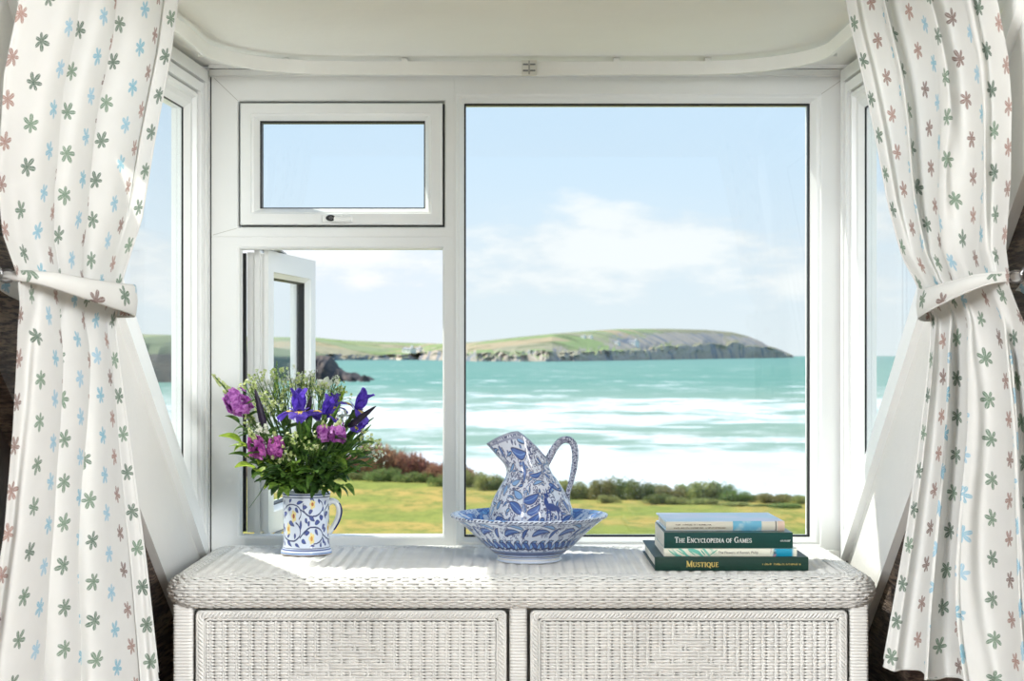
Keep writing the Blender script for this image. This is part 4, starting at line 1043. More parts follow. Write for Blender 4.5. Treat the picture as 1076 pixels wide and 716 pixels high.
# ------------------------------------------------------------------ flowers
def plantmat(name, a, b_, tr=.3, rough=.45): 
    return mat(name, a, rough, 0, 110, col2=b_, transl=tr)
M['iris'] = plantmat('iris_petal_violet', srgb(118, 88, 214), srgb(78, 52, 172), .4)
M['iris2'] = plantmat('iris_petal_light', srgb(140, 118, 216), srgb(96, 72, 190), .35)
M['yellow'] = plantmat('iris_blotch', srgb(240, 214, 110), srgb(230, 190, 60), .2)
M['stock'] = plantmat('stock_petal_mauve', srgb(226, 150, 228), srgb(164, 72, 172), .4)
M['stock2'] = plantmat('stock_petal_magenta', srgb(224, 130, 212), srgb(150, 54, 142), .4)
M['spike'] = plantmat('dark_veronica_buds', srgb(52, 36, 66), srgb(30, 26, 40), .1)
M['leaf'] = plantmat('leaf_green', srgb(104, 140, 62), srgb(58, 92, 40), .4, .35)
M['leaf_dark'] = plantmat('leaf_deep_green', srgb(72, 106, 50), srgb(36, 62, 30), .35, .35)
M['leaf_lime'] = plantmat('leaf_lime', srgb(186, 208, 84), srgb(140, 174, 56), .5, .4)
M['leaf_mid'] = plantmat('leaf_fresh_green', srgb(136, 168, 72), srgb(84, 120, 50), .45, .35)
M['stem'] = plantmat('stem_green', srgb(104, 138, 62), srgb(70, 104, 44), .1)
M['filler'] = plantmat('filler_buds_pale', srgb(226, 232, 178), srgb(178, 198, 110), .35)
M['whiteflower'] = plantmat('white_petal', srgb(240, 240, 228), srgb(214, 220, 200), .4)

def petal(mb, base, d, n_, L, W, curl, ruffle=0, tip=.6, nt=8, nw=5, cup=0, seed=0):
    d = d.normalized(); n_ = (n_ - d*n_.dot(d)).normalized(); s = d.cross(n_)
    R = []; x = z_ = 0
    for i in range(nt+1):
        t = i/nt; row = []
        wd = W*(math.sin(PI*min(1, (t*.92+.04))**tip)**.8)
        for j in range(nw):
            w = (j/(nw-1)-.5)*2
            rf = ruffle*math.sin(w*5+t*9+seed)*t*L
            p = base + d*(x*L) + n_*(z_*L + cup*w*w*wd + rf) + s*(w*wd*.5)
            row.append(tuple(p))
        R.append(row); a = curl*(t+.5/nt) if not callable(curl) else curl(t); x += math.cos(a)/nt; z_ += math.sin(a)/nt
    mb.grid(np.array(R))
def lf_(mb, base, d, n_, L, W, curl=-.8, fold=.25): petal(mb, base, d, n_, L, W, curl, 0, .75, 7, 5, fold)
MUGC = Vector((MX, YM, ZT+.012)); RIMZ = EYE + (374-517.5)/SM
def stem_path(head, n=14, rim_r=.017, rs=None):
    rs = rs or random
    d = Vector((head.x-MX, head.y-YM, 0)); l = d.length
    rp = Vector((MX, YM, RIMZ)) + (d/l*min(rim_r, l*.5) if l > 1e-4 else Vector((0, 0, 0)))
    b0 = Vector((MX, YM, ZT+.014)) - (d/l*.010 if l > 1e-4 else Vector((0, 0, 0)))
    K = [b0, rp, rp.lerp(head, .5) + Vector((0, 0, (head.z-rp.z)*.08)), head]
    return [Vector(p) for p in catmull([tuple(k) for k in K], n)], b0
def flower_root(name, label, cat, b0, group=None): return empty(name, tuple(b0), label=label, cat=cat, group=group)
def fp(mb, name, m, root, smooth=True): return child(mb, name, m, root, smooth) if mb.n else None
def stem_leaves(mb, pts, n, L, W, t0=.45, t1=.85, rs=random, out=.8):
    for i in range(n):
        t = rs.uniform(t0, t1); k = int(t*(len(pts)-1)); p = pts[k]; a = rs.uniform(0, 2*PI)
        d = Vector((math.cos(a)*out, math.sin(a)*out, rs.uniform(.2, 1.0)))
        lf_(mb, p, d, Vector((0, 0, 1)) + d*-.3, L*rs.uniform(.7, 1.2), W*rs.uniform(.7, 1.2), rs.uniform(-1.6, -.4), rs.uniform(.1, .4))

def iris(px, py, Y, sc, yaw, tilt, label):
    head = at(px, py, Y); rs = random.Random(int(px*7+py)); pts, b0 = stem_path(head, rs=rs)
    r = flower_root('iris_flower', label, 'flower', b0)
    st = MB(); st.tube(pts, [.0032]*(len(pts)-2) + [.0042, .005], 8); fp(st, 'stem', M['stem'], r)
    R = Matrix.Rotation(yaw, 3, 'Z'); T = Matrix.Rotation(tilt, 3, 'Y')
    s1, f1, bl, sl2 = MB(), MB(), MB(), MB()
    for k in range(3):
        a = k*2*PI/3
        d = T @ (R @ Vector((math.cos(a+1.05)*.38, math.sin(a+1.05)*.38, 1))); n_ = T @ (R @ Vector((-math.cos(a+1.05), -math.sin(a+1.05), .3)))
        petal(s1, head, d, n_, .052*sc, .027*sc, lambda t: .25-.5*t, .05, .9, 9, 7, .25, k)
        d = T @ (R @ Vector((math.cos(a), math.sin(a), .45))); n_ = T @ (R @ Vector((-math.cos(a)*.4, -math.sin(a)*.4, 1)))
        cu = lambda t: .2 - 2.0*t
        petal(f1, head, d, n_, .052*sc, .038*sc, cu, .06, 1.35, 10, 7, -.08, k*2)
        dn = d.normalized(); nn = (n_-dn*n_.dot(dn)).normalized()
        tmp = MB(); petal(tmp, head, d, n_, .052*sc, .038*sc, cu, .06, 1.35, 20, 13, -.08, k*2)
        G_ = tmp.V[0].reshape(21, 13, 3); hw_ = [0, 1, 2, 2, 2, 2, 2, 1, 1, 0]
        nr_ = np.cross(G_[1:, 1:] - G_[:-1, :-1], G_[:-1, 1:] - G_[1:, :-1]); nr_ = np.pad(nr_, ((0, 1), (0, 1), (0, 0)), 'edge'); nr_ /= np.linalg.norm(nr_, axis=2)[..., None] + 1e-9
        if (nr_[3, 6] @ np.array(nn)) < 0: nr_ = -nr_
        sub = G_[4:14, 3:10] + nr_[4:14, 3:10]*.0013
        for r_i in range(10):
            c_i = sub[r_i, 3].copy(); f_i = (.25, .6, .9, 1, 1, .9, .75, .6, .4, .1)[r_i]; sub[r_i] = c_i + (sub[r_i]-c_i)*f_i
        bl.grid(sub)
        petal(sl2, head + nn*.003*sc, dn*1 + nn*.35, nn, .026*sc, .011*sc, lambda t: -.1-.6*t, 0, .8, 6, 5, -.2)
    fp(s1, 'standard_petals', M['iris'], r); fp(f1, 'fall_petals', M['iris'], r); fp(bl, 'yellow_blotch', M['yellow'], r); fp(sl2, 'style_crest', M['iris2'], r)
    lv = MB()
    for q in range(3):
        k = int(len(pts)*rs.uniform(.35, .6)); p = pts[k]; d = (pts[-1]-pts[k]).normalized() + Vector((rs.uniform(-.5, .5), rs.uniform(-.5, .5), 0))
        lf_(lv, p, d, Vector((rs.uniform(-1, 1), -1, .2)), rs.uniform(.09, .13), .011, rs.uniform(-.6, .3), .3)
    fp(lv, 'foliage', M['leaf'], r)
    sp = MB(); sp.tube([pts[-1] - Vector((0, 0, .016*sc)), pts[-1] + Vector((0, 0, .002))], [.004*sc, .0065*sc], 10); fp(sp, 'sheath', M['stem'], r)
iris(314, 436, 3.15, 1.0, -1.45, 0, 'violet iris at the front centre of the bouquet, above the mug')
iris(341, 437, 3.165, .80, -.35, .35, 'violet iris with a broad yellow-marked petal, right of the central iris')
iris(352, 430, 3.26, .62, .5, .1, 'small half-hidden violet iris behind the pink blossoms')
iris(373, 432, 3.20, .92, -.9, .55, 'violet iris leaning out at the right side of the bouquet')
iris(375, 452, 3.19, .5, .3, .8, 'small violet iris low under the leaning iris')

def stock(px, py, Y, R_, H, tip, n, m, label, seed):
    """a spike of crowded four-petalled florets; tip = picture position of the bud end"""
    rs = random.Random(seed); head = at(px, py, Y); pts, b0 = stem_path(head, rs=rs)
    tp = at(tip[0], tip[1], Y); ax = (tp-head).normalized()
    r = flower_root('stock_flower', label, 'flower', b0)
    st = MB(); st.tube(pts + [head.lerp(tp, .5), tp], [.0028]*len(pts) + [.0018, .0009], 7); fp(st, 'stem', M['stem'], r)
    fl = MB()
    for i in range(n):
        u = Vector((rs.gauss(0, 1), rs.gauss(0, 1), rs.gauss(0, 1))).normalized(); side = (u - ax*u.dot(ax))
        h_ = rs.uniform(-.5, .5)*H; rad = R_*math.sqrt(max(.08, 1-(h_/(H*.6))**2))*rs.uniform(.55, 1.2)
        sd = side.normalized(); p = head + ax*h_ + sd*rad; d0 = (sd + ax*.5*h_/H + Vector((0, 0, .2))).normalized()
        t1 = d0.cross(Vector((.3, .8, .5))).normalized(); t2 = d0.cross(t1)
        for q in range(4):
            a = q*PI/2 + rs.uniform(-.2, .2); pd = (t1*math.cos(a) + t2*math.sin(a))
            petal(fl, p, pd + d0*.35, d0, rs.uniform(.0085, .0115), .0100, -.5, .11, .7, 4, 4, .15, i+q)
    fp(fl, 'blossom', m, r)
    bd = MB(); L = (tp-head).length
    for i in range(int(6 + L*260)):
        t = rs.uniform(.25, 1.0); q = head.lerp(tp, t); a = rs.uniform(0, 6.28)
        o_ = ax.cross(Vector((math.cos(a), math.sin(a), .3))).normalized()*.007*(1.15-t); rr_ = .0036*(1.25-t*.75)
        bd.tube([q + o_*.3, q + o_, q + o_*1.2 + ax*rr_*1.6, q + o_*1.2 + ax*rr_*2.6], [rr_*.3, rr_, rr_*.8, rr_*.1], 6)
    fp(bd, 'bud', M['filler'], r)
    lv = MB(); stem_leaves(lv, pts, 8, .055, .014, .5, .93, rs); fp(lv, 'foliage', M['leaf'], r)
stock(250, 423, 3.19, .020, .044, (224, 394), 44, M['stock'], 'mauve stock spray leaning out to the left with pale buds at its tip', 1)
stock(270, 470, 3.12, .013, .034, (262, 452), 22, M['stock2'], 'purple-pink stock sprig low on the left side of the bouquet', 2)
stock(289, 470, 3.12, .013, .032, (288, 455), 22, M['stock2'], 'purple-pink stock sprig just right of the low left one', 3)
stock(340, 456, 3.12, .012, .020, (340, 444), 16, M['stock'], 'pink stock blossom under the yellow-marked iris', 4)
stock(355, 455, 3.12, .013, .021, (357, 442), 18, M['stock'], 'pink stock blossom second along, under the half-hidden iris', 5)

def spike(px, py, tip, Y, w, label, seed):
    rs = random.Random(seed); head = at(px, py, Y); tp = at(tip[0], tip[1], Y-.01); pts, b0 = stem_path(head, rs=rs)
    r = flower_root('veronica_spike', label, 'flower', b0); st = MB(); st.tube(pts, .0022, 7); fp(st, 'stem', M['stem'], r)
    ax = (tp-head); L = ax.length; ax.normalize(); mb = MB()
    s0 = ax.cross(Vector((0, 1, 0))).normalized(); s1 = ax.cross(s0); N = 44; R = []
    for i in range(N+1):
        t = i/N; rad = w*(.35 + .65*min(1, t*5))*(1-t**2.0)**.7 + .0004; R.append([tuple(head + ax*L*t + (s0*math.cos(a) + s1*math.sin(a))*rad*(1+.28*math.sin(a*6 + (i % 2)*PI + i*.7))) for a in np.linspace(0, 2*PI, 24, endpoint=False)])
    mb.grid(np.array(R), closed_u=True); fp(mb, 'flower_spike', M['spike'], r, True)
    lv = MB(); stem_leaves(lv, pts, 5, .05, .011, .5, .9, rs); fp(lv, 'foliage', M['leaf'], r)
spike(278, 450, (268, 409), 3.15, .0062, 'dark veronica spike standing left of the central iris', 11)
spike(322, 440, (327, 416), 3.19, .0055, 'short dark veronica spike just behind the central iris', 12)
spike(366, 449, (395, 427), 3.17, .0055, 'dark veronica spike pointing out to the upper right', 13)

def filler(px, py, Y, spread, n, label, seed, m='filler', rad=.0022, group=None):
    rs = random.Random(seed); head = at(px, py, Y); pts, b0 = stem_path(head, rs=rs); pts = pts[:-1]
    r = flower_root('filler_sprig', label, 'flower', b0, group); st = MB(); st.tube(pts, [.0016]*(len(pts)-1) + [.0009], 6); bl = MB()
    for i in range(n):
        k = rs.randint(int(len(pts)*.7), len(pts)-1); p = pts[k]
        q = head + Vector((rs.gauss(0, .5)*spread, rs.gauss(0, .45)*spread, rs.gauss(.1, .5)*spread))
        mid = p.lerp(q, .5) + Vector((rs.uniform(-.004, .004), 0, -.003)); st.tube([p, mid, q], [.0007, .0006, .0005], 4, caps=False)
        for e in range(rs.randint(2, 4)):
            c = q + Vector((rs.gauss(0, 1), rs.gauss(0, 1), rs.gauss(0, 1)))*.0035; u = Vector((rs.gauss(0, 1), rs.gauss(0, 1)-.4, rs.gauss(0, 1)+.5)).normalized(); t1 = u.cross(Vector((.2, .3, .9))).normalized(); t2 = u.cross(t1)
            for w_ in range(4):
                a = w_*PI/2 + rs.random(); petal(bl, c, t1*math.cos(a) + t2*math.sin(a) + u*.5, u, rad*1.8, rad*1.5, -.5, 0, .8, 2, 3)
    fp(st, 'stem', M['stem'], r); fp(bl, 'blossom', M[m], r)
FG = 'pale airy filler sprigs among the flowers'
for i, q in enumerate(((263, 409, 3.24, .020, 16, 'filler'), (276, 426, 3.22, .020, 14, 'filler'), (284, 406, 3.27, .020, 18, 'whiteflower'), (297, 412, 3.25, .022, 20, 'filler'), (306, 401, 3.28, .018, 16, 'whiteflower'), (291, 428, 3.2, .020, 14, 'filler'),
                       (325, 402, 3.28, .020, 20, 'whiteflower'), (338, 408, 3.26, .022, 20, 'filler'), (347, 417, 3.28, .018, 14, 'filler'), (359, 412, 3.28, .018, 12, 'filler'), (364, 440, 3.24, .020, 14, 'whiteflower'), (388, 468, 3.2, .020, 14, 'filler'),
                       (398, 480, 3.22, .016, 8, 'whiteflower'), (262, 440, 3.2, .016, 12, 'filler'), (310, 462, 3.12, .018, 10, 'filler'), (299, 480, 3.12, .016, 8, 'filler'), (270, 398, 3.26, .016, 12, 'filler'), (316, 405, 3.27, .020, 18, 'filler'), (288, 392, 3.27, .014, 10, 'filler'), (352, 402, 3.27, .014, 10, 'whiteflower'), (381, 462, 3.2, .016, 12, 'filler'), (330, 470, 3.1, .014, 8, 'filler'), (275, 452, 3.13, .014, 10, 'whiteflower'))):
    filler(*q[:5], 'airy sprig of tiny pale green and white flowers in the bouquet', 30+i, q[5], group=FG)
# upright light green sprig and single white blossom
def sprig(px, py, Y, tip, label, seed):
    rs = random.Random(seed); head = at(px, py, Y); tp = at(tip[0], tip[1], Y); pts, b0 = stem_path(head, rs=rs); r = flower_root('green_sprig', label, 'foliage', b0)
    st = MB(); st.tube(pts + [tp], [.0014]*len(pts) + [.0006], 6); fp(st, 'stem', M['stem'], r); lv = MB()
    for i in range(34):
        t = i/34; p = head.lerp(tp, t); a = i*2.4; d = Vector((math.cos(a), math.sin(a), .7)); lf_(lv, p, d, Vector((0, 0, 1)), .011*(1.15-t), .0035, .5, .2)
    fp(lv, 'foliage', M['leaf_lime'], r)
sprig(288, 440, 3.23, (291, 379), 'tall light green leafy sprig rising highest in the bouquet', 61)
sprig(357, 425, 3.25, (363, 406), 'short green budded sprig between the two right-hand irises', 62)
r_h = at(341, 404, 3.27); pts, b0 = stem_path(r_h); r = flower_root('white_blossom', 'single white blossom above the bouquet against the open window', 'flower', b0); st = MB(); st.tube(pts, .0013, 6); fp(st, 'stem', M['stem'], r); mb = MB()
for k in range(5): a = k*1.256; petal(mb, r_h, Vector((math.cos(a), -.3, math.sin(a)*.5+.2)), Vector((0, -1, .3)), .017, .012, -.4, .05, .8, 6, 5)
fp(mb, 'blossom', M['whiteflower'], r)

# leafy greenery: every stem its own thing
def greenery(px, py, Y, L, W, n, m, label, seed, group=None, spread=.03, drop=0):
    rs = random.Random(seed); head = at(px, py, Y); pts, b0 = stem_path(head, rim_r=.019, rs=rs); r = flower_root('leafy_stem', label, 'foliage', b0, group)
    st = MB(); st.tube(pts, [.0020]*(len(pts)-1) + [.0008], 6); fp(st, 'stem', M['stem'], r); lv = MB()
    ax = (head - Vector((MX, YM, RIMZ))).normalized()
    for i in range(n):
        t = .62 + .38*(i+rs.random())/n; k = min(len(pts)-1, int(t*(len(pts)-1))); p = pts[k]; a = rs.uniform(0, 2*PI)
        d = Vector((math.cos(a), math.sin(a), rs.uniform(-.3, .5))) + ax*.6; lf_(lv, p, d, Vector((0, -.2, 1)), L*rs.uniform(.6, 1.1), W*rs.uniform(.7, 1.15), rs.uniform(-1.5, -.2)-drop, rs.uniform(.1, .35))
    lf_(lv, head, ax + Vector((0, 0, -.3*drop)), Vector((0, -.3, 1)), L, W, -.7-drop, .25); fp(lv, 'foliage', M[m], r)
GG = 'dark leafy stems filling the bouquet'
lab = 'dark green leafy stem filling the lower bouquet above the mug rim'
for i, (px, py, Y) in enumerate(((268, 492, 3.15), (280, 500, 3.12), (292, 492, 3.10), (303, 500, 3.10), (312, 488, 3.10), (322, 478, 3.11), (330, 496, 3.10), (340, 484, 3.11), (350, 492, 3.12), (360, 480, 3.13), (368, 490, 3.15), (374, 472, 3.17), (300, 470, 3.14), (285, 480, 3.2), (318, 462, 3.2), (345, 470, 3.2), (365, 462, 3.22), (270, 475, 3.24), (332, 458, 3.26), (356, 500, 3.2), (288, 506, 3.18), (300, 448, 3.24), (376, 482, 3.24),
                                 (262, 482, 3.18), (294, 510, 3.12), (342, 508, 3.12), (311, 508, 3.11), (327, 470, 3.3), (280, 455, 3.28))):
    greenery(px, py, Y, .040, .018, 7, ('leaf_dark', 'leaf', 'leaf_dark', 'leaf', 'leaf_mid')[i % 5], lab, 70+i, GG)
greenery(253, 466, 3.17, .044, .028, 6, 'leaf_lime', 'lime green leaves at the far left of the bouquet under the mauve stock', 101)
greenery(266, 492, 3.13, .040, .026, 6, 'leaf_lime', 'lime green leaves low on the left below the purple sprigs', 102)
greenery(251, 445, 3.2, .03, .016, 7, 'leaf', 'green leafy stem just below the leaning mauve stock', 103)
greenery(362, 510, 3.12, .034, .014, 9, 'leaf', 'notched green leaves drooping over the right of the mug rim', 104, drop=.5)
greenery(378, 492, 3.15, .030, .012, 8, 'leaf', 'green leafy stem spreading low at the right of the bouquet', 105)
# thin grassy blades hanging left
mb = MB(); r_h = at(262, 534, 3.14); base = Vector((MX-.03, YM-.03, RIMZ)); r = flower_root('grass_blade', 'narrow grey-green blade arching down left of the mug', 'foliage', (MX, YM, RIMZ))
P = catmull([(MX+.005, YM, ZT+.03), tuple(base), tuple(at(284, 505, 3.14)), tuple(at(272, 520, 3.13)), tuple(r_h)], 18); mb.tube([tuple(p) for p in P], list(np.linspace(.0026, .0005, 18)), 6, flat=.4); b_ = mb.build('blade', M['leaf'], smooth=True); b_.parent = r; b_.matrix_parent_inverse = Matrix.Translation(-Vector(r.location))
# ------------------------------------------------------------------ outside: lawn, scrub, sea, headland
ZG = EYE - 3.8; ZS = EYE - 14.0
fbm = lambda x, y, z=0, o=5: noise.fractal(Vector((x, y, z)), 1.0, 2.0, o)
def edgeY(x): return float(np.interp(x, [-40, -6, -2.4, -1.2, 2, 5, 8, 40], [56, 54.5, 53.5, 50, 47.0, 46.5, 45.5, 43]))
mb = MB(); R = []
for iy in range(90):
    row = []
    for x in np.linspace(-34, 34, 170):
        e = edgeY(x); v = iy/78
        if iy <= 78: Y = 6 + (e-6)*v**.8; z = ZG + .05*fbm(x*.6, Y*.6) + .12*fbm(x*.13, Y*.13, 4)*(min(1, (Y-6)/20))
        else: t = (iy-78)/11; Y = e + t*9; z = ZG + .3*fbm(x*.5, Y*.5, 2)*t - (ZG-ZS+1)*t**.8
        row.append((x, Y, z))
    R.append(row)
mb.grid(np.array(R))
def lawn_mat():
    m = bpy.data.materials.new('rough_lawn'); m.use_nodes = True; t = NT(m); b = t.N['Principled BSDF']; p = t.pos()
    n1 = t.noise(.35, p, 5, .6); n2 = t.noise(2.2, t.scalev(p, (1, .5, 1)), 6, .7); n3 = t.noise(14, p, 3)
    c = t.mix(t.sm(n1, .40, .60), srgb(134, 144, 62), srgb(186, 154, 84)); c = t.mix(t.sm(n2, .42, .66), c, srgb(106, 120, 50)); c = t.mix(t.m('MULTIPLY', n3, .35), c, srgb(176, 170, 90))
    pz = t.sep(p)[2]; c = t.mix(t.sm(pz, ZG-.9, ZG-2.0), c, srgb(120, 100, 70))
    t.L.new(c, b.inputs['Base Color']); b.inputs['Roughness'].default_value = .9; b.inputs['Specular IOR Level'].default_value = .15
    bn = t.new('ShaderNodeBump'); bn.inputs['Strength'].default_value = .6; bn.inputs['Distance'].default_value = .08; t.L.new(t.noise(6, p, 6, .7), bn.inputs['Height']); t.L.new(bn.outputs[0], b.inputs['Normal']); return m
o = mb.build('ground', lawn_mat(), smooth=True); tag(o, kind='structure')

def leafmat(name, a, b_, c_):
    m = bpy.data.materials.new(name); m.use_nodes = True; t = NT(m); b = t.N['Principled BSDF']; oi = t.new('ShaderNodeObjectInfo')
    n1 = t.noise(3.5, t.obj(), 3); n2 = t.noise(16, t.obj(), 2)
    c = t.mix(t.sm(n1, .35, .65), a, b_); c = t.mix(t.sm(n2, .5, .7), c, c_); hs = t.new('ShaderNodeHueSaturation'); t.L.new(t.m('MULTIPLY_ADD', oi.outputs['Random'], .05, .475), hs.inputs[0]); t.L.new(t.m('MULTIPLY_ADD', oi.outputs['Random'], .35, .8), hs.inputs[2]); t.L.new(c, hs.inputs['Color'])
    t.L.new(hs.outputs[0], b.inputs['Base Color']); b.inputs['Roughness'].default_value = .7
    tr = t.new('ShaderNodeBsdfTranslucent'); t.L.new(hs.outputs[0], tr.inputs[0]); ms = t.new('ShaderNodeMixShader'); ms.inputs[0].default_value = .45; t.L.new(b.outputs[0], ms.inputs[1]); t.L.new(tr.outputs[0], ms.inputs[2]); t.L.new(ms.outputs[0], t.N['Material Output'].inputs['Surface']); return m
M['bush_olive'] = leafmat('scrub_olive', srgb(176, 176, 112), srgb(136, 146, 84), srgb(200, 180, 126))
M['bush_green'] = leafmat('scrub_green', srgb(136, 156, 90), srgb(104, 126, 70), srgb(176, 176, 112))
M['bush_red'] = leafmat('scrub_russet', srgb(190, 140, 116), srgb(156, 116, 96), srgb(190, 164, 124))
M['twig'] = mat('scrub_twig', srgb(110, 84, 62), .8)
def bush_mesh(seed, upright):
    rs = random.Random(seed); g_ = np.random.default_rng(seed); lv, tw = MB(), MB()
    lumps = [(rs.uniform(-.62, .62), rs.uniform(-.35, .35), rs.uniform(.25, .62), rs.uniform(.24, .42)) for _ in range(11)] + [(x_, 0, .2, .34) for x_ in (-.6, -.3, 0, .3, .6)]
    for _ in range(3400):
        cx, cy, cz, r_ = rs.choice(lumps); u = Vector((rs.gauss(0, 1), rs.gauss(0, 1), rs.gauss(0, 1))).normalized()
        p = Vector((cx, cy, cz)) + u*r_*rs.uniform(.6, 1.08)*Vector((1, 1, 1)).x
        if p.z < -.02: continue
        d = (u + Vector((rs.gauss(0, .5), rs.gauss(0, .5), rs.gauss(.5 + upright, .4)))).normalized(); s = d.cross(Vector((rs.gauss(0, 1), rs.gauss(0, 1), rs.gauss(0, 1)))).normalized(); L = rs.uniform(.05, .11)*(1+upright); w = rs.uniform(.016, .034)
        lv.add([tuple(p), tuple(p + d*L*.5 + s*w), tuple(p + d*L), tuple(p + d*L*.5 - s*w)], [(0, 1, 2, 3)])
    for k in range(26 + int(upright*60)):
        x = rs.uniform(-.7, .7); tw.tube([(x*.5, rs.uniform(-.1, .1), -.05), (x*.8, rs.uniform(-.2, .2), .4), (x, rs.uniform(-.3, .3), rs.uniform(.6, .85 + upright*.35))], [.014, .010, .004], 4, caps=False)
    return lv, tw
protos = {}
for key, sd, up_, mt in (('olive', 1, .1, 'bush_olive'), ('green', 2, 0, 'bush_green'), ('green_b', 5, .1, 'bush_green'), ('olive_b', 6, .2, 'bush_olive'), ('red', 3, .55, 'bush_red'), ('red_b', 8, .5, 'bush_red')):
    lv, tw = bush_mesh(sd, up_); a = lv.build('foliage', M[mt]); b_ = tw.build('twigs', M['twig']); protos[key] = (a.data, b_.data); bpy.data.objects.remove(a); bpy.data.objects.remove(b_)
fol_src = {}
def bush(px, pytop, wpx, kind_, label, group=None, back=0, dY=-.8):
    x0 = (px-538)/F*48; Y = edgeY(x0) + dY + back; x = (px-538)/F*Y; zt = EYE + (375.5-pytop)/F*Y; h = (zt-ZG)/.92; w = wpx/F*Y/1.7
    r = empty('coastal_bush', (x, Y, ZG-.04), random.uniform(-.3, .3), label=label, cat='bush', group=group); r.scale = (w, w*.9, h)
    for nm, me in zip(('foliage', 'twigs'), protos[kind_]):
        if kind_ not in fol_src: pass
        o = bpy.data.objects.new(nm, me); C.objects.link(o); o.parent = r
G1 = 'olive green bushes edging the lawn'; L1 = 'low olive green bush in the row where the lawn meets the surf'
G2 = 'russet scrub at the lawn edge behind the bouquet'; L2 = 'russet twiggy bush in the scrub at the lawn edge behind the bouquet'
for i, (px, py, w) in enumerate(((372, 476, 40), (393, 468, 46), (412, 472, 44), (430, 477, 40), (447, 484, 40), (462, 488, 38), (352, 480, 40), (480, 490, 40), (330, 484, 44), (306, 486, 44), (280, 484, 44), (255, 480, 44), (232, 480, 44))):
    bush(px, py, w, 'red' if i % 2 else 'red_b', L2, G2)
for i, (px, py, w) in enumerate(((402, 492, 40), (436, 496, 44), (470, 498, 40), (370, 496, 44))): bush(px, py, w, 'green', 'low green bush growing in front of the russet scrub', 'green bushes in front of the russet scrub', dY=-2.2)
kk_ = ['olive', 'green', 'green_b', 'olive_b']
for i, (px, py, w) in enumerate(((498, 494, 34), (515, 499, 32), (533, 503, 36), (556, 505, 36), (580, 506, 36), (602, 504, 34), (618, 511, 26), (634, 504, 30), (653, 503, 34), (672, 506, 32), (688, 508, 30), (706, 510, 36), (724, 508, 30), (742, 506, 36), (758, 508, 32), (774, 516, 34), (792, 520, 34), (812, 518, 34), (832, 519, 30), (850, 521, 34), (872, 522, 36), (897, 522, 40), (925, 522, 44))):
    bush(px, py, w, kk_[(i*7+i//3) % 4], L1, G1, dY=-.6 - .5*(i % 2))
for i, (px, py, w) in enumerate(((690, 519, 30), (712, 522, 26), (775, 528, 30), (826, 529, 34), (800, 530, 26), (640, 520, 24), (742, 524, 34))):
    bush(px, py, w, kk_[(i*3+1) % 4], L1, G1, dY=-2.4)

# sea
def sea_mat():
    m = bpy.data.materials.new('sea_water_and_foam'); m.use_nodes = True; t = NT(m); b = t.N['Principled BSDF']; p = t.pos(); s = t.sep(p); Yc = s[1]
    ramp = t.new('ShaderNodeValToRGB'); e = ramp.color_ramp.elements; lg = t.m('DIVIDE', t.m('LOGARITHM', t.m('DIVIDE', Yc, 100.0), 10.0), 2.0)     # 0 at 100 m, 1 at 10 km
    t.L.new(t.m('ADD', lg, t.m('MULTIPLY', t.m('SUBTRACT', t.noise(1, t.scalev(p, (.02, .012, 1)), 4, .6), .5), .09)), ramp.inputs[0])
    f_ = lambda Y: math.log10(Y/100)/2
    st = [(60, .9), (222, .88), (245, .62), (262, .50), (330, .44), (345, .56), (390, .62), (470, .56), (540, .46), (590, .34), (900, .30), (2500, .26), (9000, .2)]
    e[0].position = 0; e[0].color = (.9,)*3 + (1,); e[1].position = 1; e[1].color = (.1,)*3 + (1,)
    for Y, v in st[1:-1]: q = e.new(f_(Y)); q.color = (v, v, v, 1)
    n1 = t.noise(1, t.scalev(p, (.022, .016, 1)), 9, .66); n2 = t.noise(1, t.scalev(p, (.09, .07, 1)), 6, .65); n3 = t.noise(1, t.scalev(p, (.003, .010, 1)), 3, .5)
    val = t.m('ADD', t.m('ADD', t.m('MULTIPLY', n1, .55), t.m('MULTIPLY', n2, .30)), t.m('MULTIPLY', n3, .15))
    th = t.m('SUBTRACT', 1.0, t.m('MULTIPLY_ADD', ramp.outputs[0], .42, .32))     # more foam where the ramp is high
    foam = t.sm(t.m('SUBTRACT', val, th), -.03, .09)
    wc = t.mix(t.sm(lg, f_(420), f_(1000)), srgb(140, 162, 138), srgb(74, 136, 114)); wc = t.mix(t.sm(lg, f_(1300), f_(6000)), wc, srgb(76, 134, 118))
    wc = t.mix(t.m('MULTIPLY', t.sm(t.noise(1, t.scalev(p, (.008, .02, 1)), 4), .35, .65), .4), wc, srgb(112, 152, 130))
    t.L.new(t.mix(foam, wc, t.mix(t.sm(n2, .42, .6), (.60, .66, .64, 1), (.80, .80, .79, 1))), b.inputs['Base Color']); t.L.new(t.m('MULTIPLY_ADD', foam, .4, .42), b.inputs['Roughness']); b.inputs['Specular IOR Level'].default_value = .25
    return m
mb = MB(); R = []; Ys = 56*np.exp(np.linspace(0, math.log(60000/56), 460)); xs_ = np.linspace(-1.15, 1.15, 420)
for Y in Ys:
    row = []
    for u in xs_:
        x = u*Y; z = ZS
        if Y < 1500:
            a = .9*noise.noise(Vector((x*.02, Y*.06, 0))) + .35*noise.noise(Vector((x*.09, Y*.2, 3)))
            z += a*min(1, Y/200)*(1 if Y < 900 else (1500-Y)/600)
        row.append((x, Y, z))
    R.append(row)
mb.grid(np.array(R)); tag(mb.build('sea', sea_mat(), smooth=True), kind='structure')

